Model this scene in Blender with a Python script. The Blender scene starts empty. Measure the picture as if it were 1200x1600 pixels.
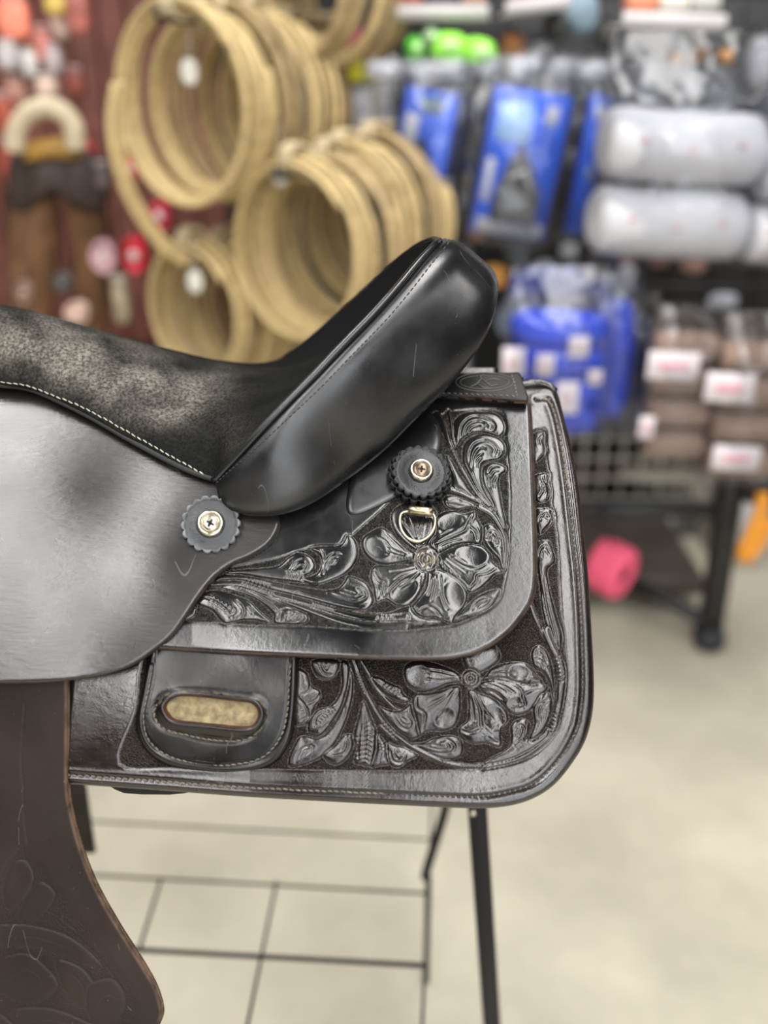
import bpy, math, random
import numpy as np
from mathutils import Vector, Matrix

# ------------------------------------------------------------------ camera
FPX = 1600.0                                   # focal length in pixels of the 1200x1600 frame
CAM = np.array([0.0, -0.884, 1.25]); PITCH = math.radians(24.0)
FWD = np.array([0, math.cos(PITCH), -math.sin(PITCH)])
UPV = np.array([0, math.sin(PITCH), math.cos(PITCH)])
RGT = np.array([1.0, 0, 0])
scene = bpy.context.scene
cd = bpy.data.cameras.new('camera'); cam = bpy.data.objects.new('camera', cd)
scene.collection.objects.link(cam)
cam.location = CAM; cam.rotation_euler = (math.radians(90) - PITCH, 0, 0)
cd.sensor_fit = 'VERTICAL'; cd.sensor_height = 36.0; cd.lens = 36.0
cd.clip_start = 0.02; cd.clip_end = 60
cd.dof.use_dof = True; cd.dof.focus_distance = 0.822; cd.dof.aperture_fstop = 1.9
scene.camera = cam
# ------------------------------------------------------------------ world, lights, exposure
scene.view_settings.view_transform = 'Standard'; scene.view_settings.look = 'None'
scene.view_settings.exposure = -0.36; scene.view_settings.gamma = 1.0
scene.view_settings.use_curve_mapping = False
world = bpy.data.worlds.new('world'); scene.world = world; world.use_nodes = True
world.node_tree.nodes['Background'].inputs[0].default_value = (0.95, 0.97, 1.0, 1)
world.node_tree.nodes['Background'].inputs[1].default_value = 0.03

def area(name, loc, target, sx, sy, watts, col=(1, 1, 1)):
    l = bpy.data.lights.new(name, 'AREA'); l.shape = 'RECTANGLE'; l.size = sx; l.size_y = sy
    l.energy = watts; l.color = col
    o = bpy.data.objects.new(name, l); scene.collection.objects.link(o)
    o.location = loc
    d = Vector(target) - Vector(loc); o.rotation_euler = d.to_track_quat('-Z', 'Y').to_euler()
    return o
area('shop_window_light', (1.6, -4.0, 1.45), (0.9, 0, 1.1), 2.5, 2.1, 95, (0.93, 0.96, 1.0))
for lx, wd, pw in ((-3.1, .4, 80), (-1.15, .45, 215), (0.72, .8, 255), (2.8, .4, 80)):
    area('ceiling_light', (lx, -2.3, 3.1), (lx, -2.3, 0), wd, 7.4, pw, (1.0, 0.985, 0.965))

# ------------------------------------------------------------------ helpers
COL = scene.collection
PX = 0.00049
def rays(u, v):
    u = np.asarray(u, float); v = np.asarray(v, float)
    return FWD + ((u - 600) / FPX)[..., None] * RGT - ((v - 800) / FPX)[..., None] * UPV
def at(u, v, Y):
    d = rays(u, v); k = (Y - CAM[1]) / d[..., 1]
    return CAM + d * k[..., None]
def at_z(u, v, Z):
    d = rays(u, v); k = (Z - CAM[2]) / d[..., 2]
    return CAM + d * k[..., None]
def V(p): return Vector([float(c) for c in p])

def tag(o, label=None, cat=None, group=None, kind=None):
    if label: o['label'] = label
    if cat: o['category'] = cat
    if group: o['group'] = group
    if kind: o['kind'] = kind
    return o
def empty(name, loc, label=None, cat=None, group=None, kind=None, rot=(0, 0, 0)):
    o = bpy.data.objects.new(name, None); COL.objects.link(o); o.location = V(loc); o.rotation_euler = rot
    o.empty_display_size = 0.05
    return tag(o, label, cat, group, kind)
def link(name, me, mat, parent=None, smooth=True, world_coords=True):
    """mesh coordinates are world coordinates unless world_coords is False"""
    o = bpy.data.objects.new(name, me); COL.objects.link(o)
    if mat is not None:
        for m in (mat if isinstance(mat, (list, tuple)) else [mat]): me.materials.append(m)
    if smooth and len(me.polygons):
        me.polygons.foreach_set('use_smooth', np.ones(len(me.polygons), bool))
    if parent is not None:
        o.parent = parent
        if world_coords:
            bpy.context.view_layer.update()
            o.matrix_parent_inverse = parent.matrix_world.inverted()
    return o

class MB:
    """collects simple shapes into one mesh"""
    def __init__(s): s.v = []; s.f = []
    def add(s, vs, fs):
        n = len(s.v); s.v += [tuple(float(c) for c in p) for p in vs]; s.f += [tuple(n + i for i in f) for f in fs]
    def box(s, c, size, rot=None, bev=0.0):
        hx, hy, hz = [a / 2 for a in size]
        R = rot if rot is not None else Matrix.Identity(3)
        b = min(bev, hx * .45, hy * .45, hz * .45)
        if b <= 0:
            P = [(x, y, z) for x in (-hx, hx) for y in (-hy, hy) for z in (-hz, hz)]
            F = [(0, 1, 3, 2), (4, 6, 7, 5), (0, 4, 5, 1), (2, 3, 7, 6), (0, 2, 6, 4), (1, 5, 7, 3)]
        else:
            prof = [(-hz, b), (-hz + b, 0), (hz - b, 0), (hz, b)]
            P = []; F = []
            for z, k in prof:
                x1, y1 = hx - k, hy - k; c1 = b
                ring = [(-x1, -y1 + c1), (-x1 + c1, -y1), (x1 - c1, -y1), (x1, -y1 + c1), (x1, y1 - c1), (x1 - c1, y1), (-x1 + c1, y1), (-x1, y1 - c1)]
                P += [(a, q, z) for a, q in ring]
            for r in range(3):
                for i in range(8):
                    j = (i + 1) % 8; F.append((r * 8 + i, r * 8 + j, r * 8 + 8 + j, r * 8 + 8 + i))
            F.append(tuple(range(7, -1, -1))); F.append(tuple(range(24, 32)))
        s.add([V(c) + R @ Vector(p) for p in P], F)
    def tube(s, pts, r, n=10, closed=False, caps=True):
        pts = [V(p) for p in pts]; m = len(pts)
        rr = r if hasattr(r, '__len__') else [r] * m
        tan = []
        for i in range(m):
            a = pts[(i - 1) % m] if (closed or i > 0) else pts[i]
            b = pts[(i + 1) % m] if (closed or i < m - 1) else pts[i]
            tan.append((b - a).normalized())
        ref = Vector((0, 0, 1)) if abs(tan[0].z) < .9 else Vector((1, 0, 0))
        nrm = (ref - tan[0] * ref.dot(tan[0])).normalized()
        P = []
        for i in range(m):
            nrm = (nrm - tan[i] * nrm.dot(tan[i])).normalized()
            bi = tan[i].cross(nrm)
            for k in range(n):
                a = 2 * math.pi * k / n
                P.append(pts[i] + (nrm * math.cos(a) + bi * math.sin(a)) * rr[i])
        F = []
        for i in range(m if closed else m - 1):
            i2 = (i + 1) % m
            for k in range(n):
                k2 = (k + 1) % n; F.append((i * n + k, i * n + k2, i2 * n + k2, i2 * n + k))
        if caps and not closed:
            F.append(tuple(range(n - 1, -1, -1))); F.append(tuple((m - 1) * n + k for k in range(n)))
        s.add(P, F)
    def lathe(s, c, axis, prof, n=32):
        """prof: list of (radius, height along axis)"""
        ax = V(axis).normalized(); ref = Vector((0, 0, 1)) if abs(ax.z) < .9 else Vector((1, 0, 0))
        a = ax.cross(ref).normalized(); b = ax.cross(a)
        P = []; F = []
        for r, h in prof:
            for k in range(n):
                t = 2 * math.pi * k / n; P.append(V(c) + ax * h + (a * math.cos(t) + b * math.sin(t)) * r)
        for i in range(len(prof) - 1):
            for k in range(n):
                k2 = (k + 1) % n; F.append((i * n + k, i * n + k2, (i + 1) * n + k2, (i + 1) * n + k))
        F.append(tuple(range(n - 1, -1, -1))); F.append(tuple((len(prof) - 1) * n + k for k in range(n)))
        s.add(P, F)
    def grid(s, P, close_u=False):
        """P[i][j] points"""
        a = len(P); b = len(P[0]); vs = [p for r in P for p in r]
        F = []
        for i in range(a - 1):
            for j in range(b if close_u else b - 1):
                j2 = (j + 1) % b; F.append((i * b + j, i * b + j2, (i + 1) * b + j2, (i + 1) * b + j))
        s.add(vs, F)
    def pillow(s, c, size, rot=None, p=4.0, nu=14, nv=18, wob=0.0, seed=0):
        """superellipsoid cushion"""
        rnd = random.Random(seed); ph = [rnd.uniform(0, 6.28) for _ in range(4)]
        hx, hy, hz = [q / 2 for q in size]; R = rot if rot is not None else Matrix.Identity(3)
        def sp(x, e): return math.copysign(abs(x) ** e, x)
        e = 2.0 / p; G = []
        for i in range(nu + 1):
            la = -math.pi / 2 + math.pi * i / nu; row = []
            for j in range(nv):
                lo = 2 * math.pi * j / nv
                x = sp(math.cos(la), e) * sp(math.cos(lo), e); y = sp(math.cos(la), e) * sp(math.sin(lo), e); z = sp(math.sin(la), e)
                k = 1 + wob * (math.sin(3 * x * 2 + ph[0]) * math.sin(4 * z + ph[1]) + .5 * math.sin(9 * z + 5 * x + ph[2]))
                row.append(V(c) + R @ Vector((x * hx * k, y * hy * k, z * hz)))
            G.append(row)
        s.grid(G, True)
    def mesh(s, name):
        me = bpy.data.meshes.new(name); me.from_pydata(s.v, [], s.f); me.update(); return me
    def build(s, name, mat, parent=None, smooth=True):
        return link(name, s.mesh(name), mat, parent, smooth)

def spline(pts, n=8, closed=False):
    P = np.array(pts, float); m = len(P); out = []
    for i in range(m if closed else m - 1):
        if closed: a, b, c, d = P[(i - 1) % m], P[i], P[(i + 1) % m], P[(i + 2) % m]
        else: a, b, c, d = P[max(i - 1, 0)], P[i], P[i + 1], P[min(i + 2, m - 1)]
        t = np.linspace(0, 1, n, endpoint=False)[:, None]
        # centripetal-ish tangents, limited
        m1 = (c - a) * .5; m2 = (d - b) * .5; L = np.linalg.norm((c - b)[:2])
        for mm in (m1, m2):
            l = np.linalg.norm(mm[:2])
            if l > L * 1.2: mm *= L * 1.2 / l
        out.append((2 * t**3 - 3 * t**2 + 1) * b + (t**3 - 2 * t**2 + t) * m1 + (-2 * t**3 + 3 * t**2) * c + (t**3 - t**2) * m2)
    if not closed: out.append(P[-1:])
    return np.vstack(out)
def resample(P, step):
    P = np.asarray(P, float); L = np.r_[0, np.cumsum(np.linalg.norm(np.diff(P[:, :2], axis=0), axis=1))]
    n = max(2, int(L[-1] / step) + 1); t = np.linspace(0, L[-1], n)
    return np.stack([np.interp(t, L, P[:, k]) for k in range(P.shape[1])], 1)

# ------------------------------------------------------------------ materials
def mat_new(name):
    m = bpy.data.materials.new(name); m.use_nodes = True
    nt = m.node_tree; return m, nt, nt.nodes['Principled BSDF']
def plain(name, col, rough=.5, metal=0.0, var=0.0, scale=40, bump=0.0, spec=.5, coat=0.0, sheen=0.0):
    m, nt, b = mat_new(name); N, L = nt.nodes.new, nt.links.new
    b.inputs['Base Color'].default_value = (*col, 1); b.inputs['Roughness'].default_value = rough
    b.inputs['Metallic'].default_value = metal; b.inputs['Specular IOR Level'].default_value = spec
    b.inputs['Coat Weight'].default_value = coat; b.inputs['Sheen Weight'].default_value = sheen
    if var or bump:
        tc = N('ShaderNodeTexCoord'); nz = N('ShaderNodeTexNoise'); nz.inputs['Scale'].default_value = scale; nz.inputs['Detail'].default_value = 5
        L(tc.outputs['Object'], nz.inputs['Vector'])
        if var:
            cr = N('ShaderNodeValToRGB'); cr.color_ramp.elements[0].position = .3; cr.color_ramp.elements[1].position = .7
            cr.color_ramp.elements[0].color = (*[c * (1 - var) for c in col], 1); cr.color_ramp.elements[1].color = (*[min(1, c * (1 + var)) for c in col], 1)
            L(nz.outputs['Fac'], cr.inputs['Fac']); L(cr.outputs['Color'], b.inputs['Base Color'])
        if bump:
            bp = N('ShaderNodeBump'); bp.inputs['Strength'].default_value = bump; bp.inputs['Distance'].default_value = .002
            L(nz.outputs['Fac'], bp.inputs['Height']); L(bp.outputs['Normal'], b.inputs['Normal'])
    return m

def leather(name, col, col2, rough, grain=.25, dirt=(.20, .16, .10), edge=(.06, .035, .022), scratch=.5, streak=0.0, rvar=.12, spec=.8):
    """finished leather: fine grain, cloudy gloss, pebbled background (attribute bg), residue (dirt), raw edge (edge)"""
    m, nt, b = mat_new(name); N, L = nt.nodes.new, nt.links.new
    tc = N('ShaderNodeTexCoord')
    def noise(scale, detail=4, dist=0.0, vec=None):
        n = N('ShaderNodeTexNoise'); n.inputs['Scale'].default_value = scale; n.inputs['Detail'].default_value = detail
        n.inputs['Distortion'].default_value = dist; L(vec if vec is not None else tc.outputs['Object'], n.inputs['Vector']); return n
    def attr(a):
        n = N('ShaderNodeAttribute'); n.attribute_name = a; return n.outputs['Fac']
    def mixc(f, a, bb):
        n = N('ShaderNodeMix'); n.data_type = 'RGBA'
        for s, x in ((n.inputs[0], f), (n.inputs[6], a), (n.inputs[7], bb)):
            if hasattr(x, 'links') or hasattr(x, 'is_linked'): L(x, s)
            elif isinstance(x, tuple): s.default_value = (*x, 1)
            else: s.default_value = x
        return n.outputs[2]
    def math_(op, a, bb=0.0, c=None):
        n = N('ShaderNodeMath'); n.operation = op
        for s, x in zip(n.inputs, (a, bb, c)):
            if x is None: continue
            if hasattr(x, 'is_linked'): L(x, s)
            else: s.default_value = x
        return n.outputs[0]
    n1 = noise(14, 6); r1 = N('ShaderNodeMapRange'); r1.inputs[1].default_value = .35; r1.inputs[2].default_value = .68; L(n1.outputs['Fac'], r1.inputs[0])
    c = mixc(r1.outputs[0], col, col2)
    n2 = noise(700, 3)
    dn = N('ShaderNodeMapRange'); dn.inputs[1].default_value = .4; dn.inputs[2].default_value = .62; L(noise(260, 4).outputs['Fac'], dn.inputs[0])
    c = mixc(math_('MULTIPLY', attr('dirt'), dn.outputs[0]), c, dirt)
    en = N('ShaderNodeMapRange'); en.inputs[1].default_value = .3; en.inputs[2].default_value = .6; L(noise(90, 5).outputs['Fac'], en.inputs[0])
    c = mixc(math_('MULTIPLY', attr('edge'), en.outputs[0]), c, edge)
    # pale specks and scratches in the finish
    mp = N('ShaderNodeMapping'); mp.inputs['Rotation'].default_value = (.3, .35, .5); mp.inputs['Scale'].default_value = (42, 42, 3.0); L(tc.outputs['Object'], mp.inputs['Vector'])
    sc = noise(.55, 1, 0, mp.outputs[0])
    s1 = math_('LESS_THAN', math_('ABSOLUTE', math_('SUBTRACT', sc.outputs['Fac'], .52)), .0022)
    s2 = math_('GREATER_THAN', noise(30, 2).outputs['Fac'], .58)
    scr = math_('MULTIPLY', math_('MULTIPLY', s1, s2), scratch)
    sp = N('ShaderNodeTexVoronoi'); sp.inputs['Scale'].default_value = 120; L(tc.outputs['Object'], sp.inputs['Vector'])
    spk = math_('MULTIPLY', math_('LESS_THAN', sp.outputs['Distance'], .055), scratch)
    c = mixc(math_('MULTIPLY', math_('MAXIMUM', scr, spk), .22), c, (.34, .32, .29))
    L(c, b.inputs['Base Color'])
    rr = N('ShaderNodeMapRange'); rr.inputs[1].default_value = .3; rr.inputs[2].default_value = .7
    rr.inputs[3].default_value = rough - rvar * .6; rr.inputs[4].default_value = rough + rvar; L(noise(24, 5).outputs['Fac'], rr.inputs[0])
    ro = math_('ADD', rr.outputs[0], math_('MULTIPLY', attr('edge'), .25))
    ro = math_('ADD', ro, math_('MULTIPLY', scr, .2)); L(ro, b.inputs['Roughness'])
    L(math_('MULTIPLY_ADD', attr('bg'), -.72 * spec, spec), b.inputs['Specular IOR Level'])
    # relief
    ms = N('ShaderNodeMapping'); ms.inputs['Scale'].default_value = (1, 1, 1) if not streak else (.35, 1, 2.2); L(tc.outputs['Object'], ms.inputs['Vector'])
    g = noise(950, 3, 0, ms.outputs[0]); g2 = noise(210, 3, .3, ms.outputs[0])
    hg = math_('ADD', math_('MULTIPLY', g.outputs['Fac'], .35), math_('MULTIPLY', g2.outputs['Fac'], .65 + streak))
    pv = N('ShaderNodeTexVoronoi'); pv.inputs['Scale'].default_value = 820; L(tc.outputs['Object'], pv.inputs['Vector'])
    hp = math_('MULTIPLY', attr('bg'), math_('MULTIPLY', pv.outputs['Distance'], 4.0))
    h = math_('ADD', math_('MULTIPLY', hg, grain), hp)
    h = math_('SUBTRACT', h, math_('MULTIPLY', scr, .25))
    bp = N('ShaderNodeBump'); bp.inputs['Strength'].default_value = 1.0; bp.inputs['Distance'].default_value = .00024
    L(h, bp.inputs['Height']); L(bp.outputs['Normal'], b.inputs['Normal'])
    return m
# ------------------------------------------------------------------ curved leather panels
RB, YC, ZC = 0.444, 0.161, 0.571             # near side of the saddle: part of a lying cylinder along x, the far side mirrors it
def barrel(u, v, off):
    d = rays(u, v); R = RB + off
    oy = CAM[1] - YC; oz = CAM[2] - ZC
    a = d[..., 1]**2 + d[..., 2]**2; bq = oy * d[..., 1] + oz * d[..., 2]; c = oy**2 + oz**2 - R**2
    disc = np.maximum(bq**2 - a * c, 1e-6)
    k = (-bq - np.sqrt(disc)) / a
    P = CAM + d * k[..., None]
    n = P - np.array([0, YC, ZC]); n[..., 0] = 0
    n /= np.linalg.norm(n, axis=-1, keepdims=True)
    return P, n
def plane_surf(p0, nrm):
    p0 = np.array(p0, float); nrm = np.array(nrm, float); nrm /= np.linalg.norm(nrm)
    def f(u, v, off):
        d = rays(u, v); k = ((p0 - CAM) @ nrm + off) / (d @ nrm)
        P = CAM + d * k[..., None]
        return P, np.broadcast_to(nrm, P.shape)
    return f

def seg_dist(X, Y, poly, closed=True):
    """distance, nearest point, parameter 0..1 along the polyline"""
    P = np.asarray(poly, float)[:, :2]; Q = np.roll(P, -1, 0) if closed else P[1:]
    A = P if closed else P[:-1]
    sh = X.shape; x = X.ravel(); y = Y.ravel()
    bd = np.full(x.shape, 1e9); bx = np.zeros_like(x); by = np.zeros_like(x); bt = np.zeros_like(x)
    n = len(A)
    for i in range(n):
        ax, ay = A[i]; dx, dy = Q[i] - A[i]; l2 = dx * dx + dy * dy + 1e-12
        t = np.clip(((x - ax) * dx + (y - ay) * dy) / l2, 0, 1)
        qx = ax + t * dx; qy = ay + t * dy; d = (x - qx)**2 + (y - qy)**2
        m = d < bd
        bd[m] = d[m]; bx[m] = qx[m]; by[m] = qy[m]; bt[m] = (i + t[m]) / n
    return np.sqrt(bd).reshape(sh), bx.reshape(sh), by.reshape(sh), bt.reshape(sh)
def inside(X, Y, poly):
    P = np.asarray(poly, float)[:, :2]; Q = np.roll(P, -1, 0)
    r = np.zeros(X.shape, bool)
    ys = Y
    for (ax, ay), (bx, by) in zip(P, Q):
        if ay == by: continue
        c = (ay > ys) != (by > ys)
        if not c.any(): continue
        r ^= c & (X < (bx - ax) * (ys - ay) / (by - ay) + ax)
    return r

def panel(name, outline, surf, off_fn, step, thick, mat, parent, holes=(), edge_w=5.0, edge_h=None, back='full', extra=None, edge_col=3.0):
    """outline in pixels of the photograph, laid on surf; off_fn(U,V,d)-> offset in metres, attrs"""
    loops = [resample(np.vstack([outline, outline[:1]]), step * 1.3)[:-1]] + [resample(np.vstack([h, h[:1]]), step)[:-1] for h in holes]
    O = loops[0]
    u0, u1 = O[:, 0].min() - 2 * step, O[:, 0].max() + 2 * step; v0, v1 = O[:, 1].min() - 2 * step, O[:, 1].max() + 2 * step
    us = np.arange(u0, u1 + step, step); vs = np.arange(v0, v1 + step, step)
    U, Vv = np.meshgrid(us, vs)
    ins = inside(U, Vv, O)
    for h in loops[1:]: ins &= ~inside(U, Vv, h)
    band = np.zeros(U.shape, bool); kb = int(math.ceil((edge_w + 3) / step)) + 1
    for lp in loops:
        ii = np.round((lp[:, 1] - v0) / step).astype(int); jj = np.round((lp[:, 0] - u0) / step).astype(int)
        for i, j in zip(ii, jj): band[max(0, i - kb):i + kb + 1, max(0, j - kb):j + kb + 1] = True
    d = np.full(U.shape, 99.0); NX = U.copy(); NY = Vv.copy()
    bu, bv = U[band], Vv[band]; best = np.full(bu.shape, 1e9); bx = bu.copy(); by = bv.copy()
    for lp in loops:
        dd, qx, qy, _ = seg_dist(bu, bv, lp); m = dd < best; best[m] = dd[m]; bx[m] = qx[m]; by[m] = qy[m]
    d[band] = best; NX[band] = bx; NY[band] = by
    d = np.where(ins, d, -d)
    snap = (d < .35 * step) & (d > -1.6 * step)
    valid = (ins | snap); core = ins & ~snap
    UU = np.where(snap, NX, U); VV = np.where(snap, NY, Vv); dd = np.where(snap, 0, np.maximum(d, 0))
    c = lambda A: (A[:-1, :-1], A[:-1, 1:], A[1:, 1:], A[1:, :-1])
    q = np.ones((len(vs) - 1, len(us) - 1), bool)
    for a in c(valid): q &= a
    k = np.zeros(q.shape, bool)
    for a in c(core): k |= a
    q &= k
    idx = np.arange(U.size).reshape(U.shape)
    F = np.stack([a[q] for a in c(idx)], 1)[:, ::-1]
    used = np.unique(F); remap = -np.ones(U.size, int); remap[used] = np.arange(len(used)); F = remap[F]
    uu = UU.ravel()[used]; vv = VV.ravel()[used]; d1 = dd.ravel()[used]
    off, at_ = off_fn(uu, vv, d1)
    eh = edge_w if edge_h is None else edge_h
    t = np.clip(d1 / edge_w, 0, 1); off = off - eh * PX * (1 - np.sqrt(np.maximum(0, 1 - (1 - t)**2)))
    at_ = dict(at_); at_.setdefault('edge', np.clip(1 - d1 / edge_col, 0, 1)); at_.setdefault('bg', 0 * d1); at_.setdefault('dirt', 0 * d1)
    P, nr = surf(uu, vv, off)
    nv = len(P)
    # boundary edges
    e = np.vstack([F[:, [0, 1]], F[:, [1, 2]], F[:, [2, 3]], F[:, [3, 0]]])
    key = np.sort(e, 1); kk = key[:, 0].astype(np.int64) * nv + key[:, 1]
    _, inv, cnt = np.unique(kk, return_inverse=True, return_counts=True)
    be = e[cnt[inv] == 1]
    if back == 'full':
        Pb = P - nr * thick
        B = Pb; F2 = F[:, ::-1] + nv
        W = np.stack([be[:, 1], be[:, 0], be[:, 0] + nv, be[:, 1] + nv], 1)
        allP = np.vstack([P, B]); allF = np.vstack([F, F2, W])
        A = {k_: np.r_[x, x] for k_, x in at_.items()}
    else:
        bvid = np.unique(be); mp = -np.ones(nv, int); mp[bvid] = nv + np.arange(len(bvid))
        B = P[bvid] - nr[bvid] * thick
        # inner ring of the folded-back underside, 3 mm in
        W = np.stack([be[:, 1], be[:, 0], mp[be[:, 0]], mp[be[:, 1]]], 1)
        uc, vc = uu.mean(), vv.mean()
        n2 = nv + len(bvid); off2 = off[bvid] - thick * 1.05
        ux = uu[bvid] + (uc - uu[bvid]) * .12; vx = vv[bvid] + (vc - vv[bvid]) * .12
        P2, _ = surf(ux, vx, off2)
        mp2 = mp.copy(); mp2[bvid] = n2 + np.arange(len(bvid))
        W2 = np.stack([mp[be[:, 1]], mp[be[:, 0]], mp2[be[:, 0]], mp2[be[:, 1]]], 1)
        allP = np.vstack([P, B, P2]); allF = np.vstack([F, W, W2])
        A = {k_: np.r_[x, x[bvid], x[bvid]] for k_, x in at_.items()}
    me = bpy.data.meshes.new(name)
    me.vertices.add(len(allP)); me.vertices.foreach_set('co', allP.ravel())
    me.loops.add(allF.size); me.loops.foreach_set('vertex_index', allF.ravel().astype(np.int32))
    me.polygons.add(len(allF)); me.polygons.foreach_set('loop_start', np.arange(0, allF.size, 4, dtype=np.int32))
    me.update(calc_edges=True); me.validate()
    for k_, x in A.items():
        a = me.attributes.new(k_, 'FLOAT', 'POINT')
        if len(x) == len(me.vertices): a.data.foreach_set('value', x.astype(np.float32))
    return link(name, me, mat, parent)

# ------------------------------------------------------------------ leather tooling
class Tool:
    """height field (in pixels of relief) over scattered vertices"""
    def __init__(s, U, Vv, frame_h=3.0):
        s.U, s.V = U, Vv; s.H = np.full(U.shape, frame_h); s.bg = np.zeros(U.shape); s.dirt = np.zeros(U.shape); s.fh = frame_h
        s.org = (0, 0); s.k = 1.0
    def zoom(s, x, y, k): s.org = (x, y); s.k = k
    def tr(s, pts): return np.array([(s.org[0] + a * s.k, s.org[1] + b * s.k) for a, b in pts], float)
    def near(s, P, m):
        return np.where((s.U > P[:, 0].min() - m) & (s.U < P[:, 0].max() + m) & (s.V > P[:, 1].min() - m) & (s.V < P[:, 1].max() + m))[0]
    def field(s, pts, depth=0.0, raw=True):
        P = spline(pts, 4, True) if raw else s.tr(pts)
        I = s.near(P, 8); x, y = s.U[I], s.V[I]; ins = inside(x, y, P); d, _, _, _ = seg_dist(x, y, P)
        h = s.H[I]
        h = np.where(ins, depth + (s.fh - depth) * np.exp(-(d / 1.2)**2) * .6, h - 1.0 * np.exp(-(d / 2.2)**2))
        s.H[I] = h; s.bg[I] = np.where(ins, np.clip(d / 2, 0, 1), s.bg[I]); s.dirt[I] = np.where(ins, .09, np.maximum(s.dirt[I], .25 * np.exp(-(d / 1.2)**2)))
    def shape(s, pts, h=3.4, w=5.0, press=1.8, n=6, rim=0.0):
        P = spline(s.tr(pts), n, True); I = s.near(P, 9)
        if not len(I): return
        x, y = s.U[I], s.V[I]; ins = inside(x, y, P); d, _, _, _ = seg_dist(x, y, P)
        up = h * (1 - np.exp(-d / w * 1.6)) * 1.05 + .15 + rim * np.exp(-((d - 2.6) / 1.6)**2)
        s.H[I] = np.where(ins, up, s.H[I] - press * np.exp(-(d / 2.6)**1.5))
        s.bg[I] = np.where(ins, 0, s.bg[I] * np.clip(d / 2.5, 0, 1))
        s.dirt[I] = np.where(ins, .2 * np.exp(-(d / .9)**2), np.maximum(s.dirt[I] * .9, .28 * np.exp(-(d / 1.2)**2)))
    def stem(s, pts, w0, w1=None, h=3.2, press=1.6):
        P = spline(s.tr(pts), 6); I = s.near(P, 14)
        if not len(I): return
        w1 = w0 if w1 is None else w1
        d, _, _, t = seg_dist(s.U[I], s.V[I], P, False); w = (w0 + (w1 - w0) * t) * s.k
        r = d / np.maximum(w, .3); ins = r < 1
        up = h * np.sqrt(np.maximum(0, 1 - r**2)) + .1
        s.H[I] = np.where(ins, np.maximum(up, s.H[I] * .3), s.H[I] - press * np.exp(-((d - w) / 2.2)**2))
        s.bg[I] = np.where(ins, 0, s.bg[I]); s.dirt[I] = np.where(ins, 0, np.maximum(s.dirt[I], .6 * np.exp(-((d - w) / 1.2)**2)))
    def cut(s, pts, w=1.6, depth=1.6, ridge=.6, taper=True, dirt=.35):
        P = spline(s.tr(pts), 6); I = s.near(P, 9)
        if not len(I): return
        d, _, _, t = seg_dist(s.U[I], s.V[I], P, False)
        k = (np.sin(np.clip(t, .02, .98) * math.pi)**.5) if taper else 1.0
        s.H[I] += k * (-depth * np.exp(-(d / w)**2) + ridge * np.exp(-((d - w * 1.9) / w)**2))
        s.dirt[I] = np.maximum(s.dirt[I], .5 * dirt * k * np.exp(-(d / w / .8)**2))
    def ticks(s, a, b, n=6, L=16, w=1.1, depth=1.3, curve=.5):
        A, B = s.tr([a, b]); dv = (B - A) / (np.linalg.norm(B - A) + 1e-9); nn = np.array([-dv[1], dv[0]]); L = L * s.k
        o, k = s.org, s.k; s.zoom(0, 0, 1)
        for i in range(n):
            c = A + (B - A) * i / max(1, n - 1)
            s.cut([c - nn * L, c - dv * L * curve * .9 if False else c + dv * L * curve, c + nn * L], w, depth, .4, False, .3)
        s.org, s.k = o, k
    def dish(s, c, rx, ry, ang=0.0, depth=1.8):
        C = s.tr([c])[0]; rx *= s.k; ry *= s.k; ca, sa = math.cos(math.radians(ang)), math.sin(math.radians(ang))
        x = s.U - C[0]; y = s.V - C[1]; r = ((x * ca + y * sa) / rx)**2 + ((-x * sa + y * ca) / ry)**2
        s.H -= depth * np.exp(-r**1.6) - .35 * depth * np.exp(-((np.sqrt(r) - 1.2) / .22)**2)
    def center(s, c, r, n=8):
        C = s.tr([c])[0]; r *= s.k; x = s.U - C[0]; y = s.V - C[1]; q = np.hypot(x, y) / r; a = np.arctan2(y, x)
        m = q < 1.25
        h = 1.6 + 1.6 * np.exp(-(q / .26)**4) + 1.2 * np.exp(-((q - .72) / .2)**2) * (.35 + .65 * np.abs(np.cos(a * n / 2))) - 1.6 * np.exp(-((q - .42) / .1)**2) - 1.8 * np.exp(-((q - 1.1) / .12)**2)
        s.H = np.where(m, h, s.H); s.bg = np.where(m, 0, s.bg); s.dirt = np.where(q < 1.05, .45, s.dirt)
    def relax(s): s.H = np.clip(s.H, -2.6, 6.5)

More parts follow.
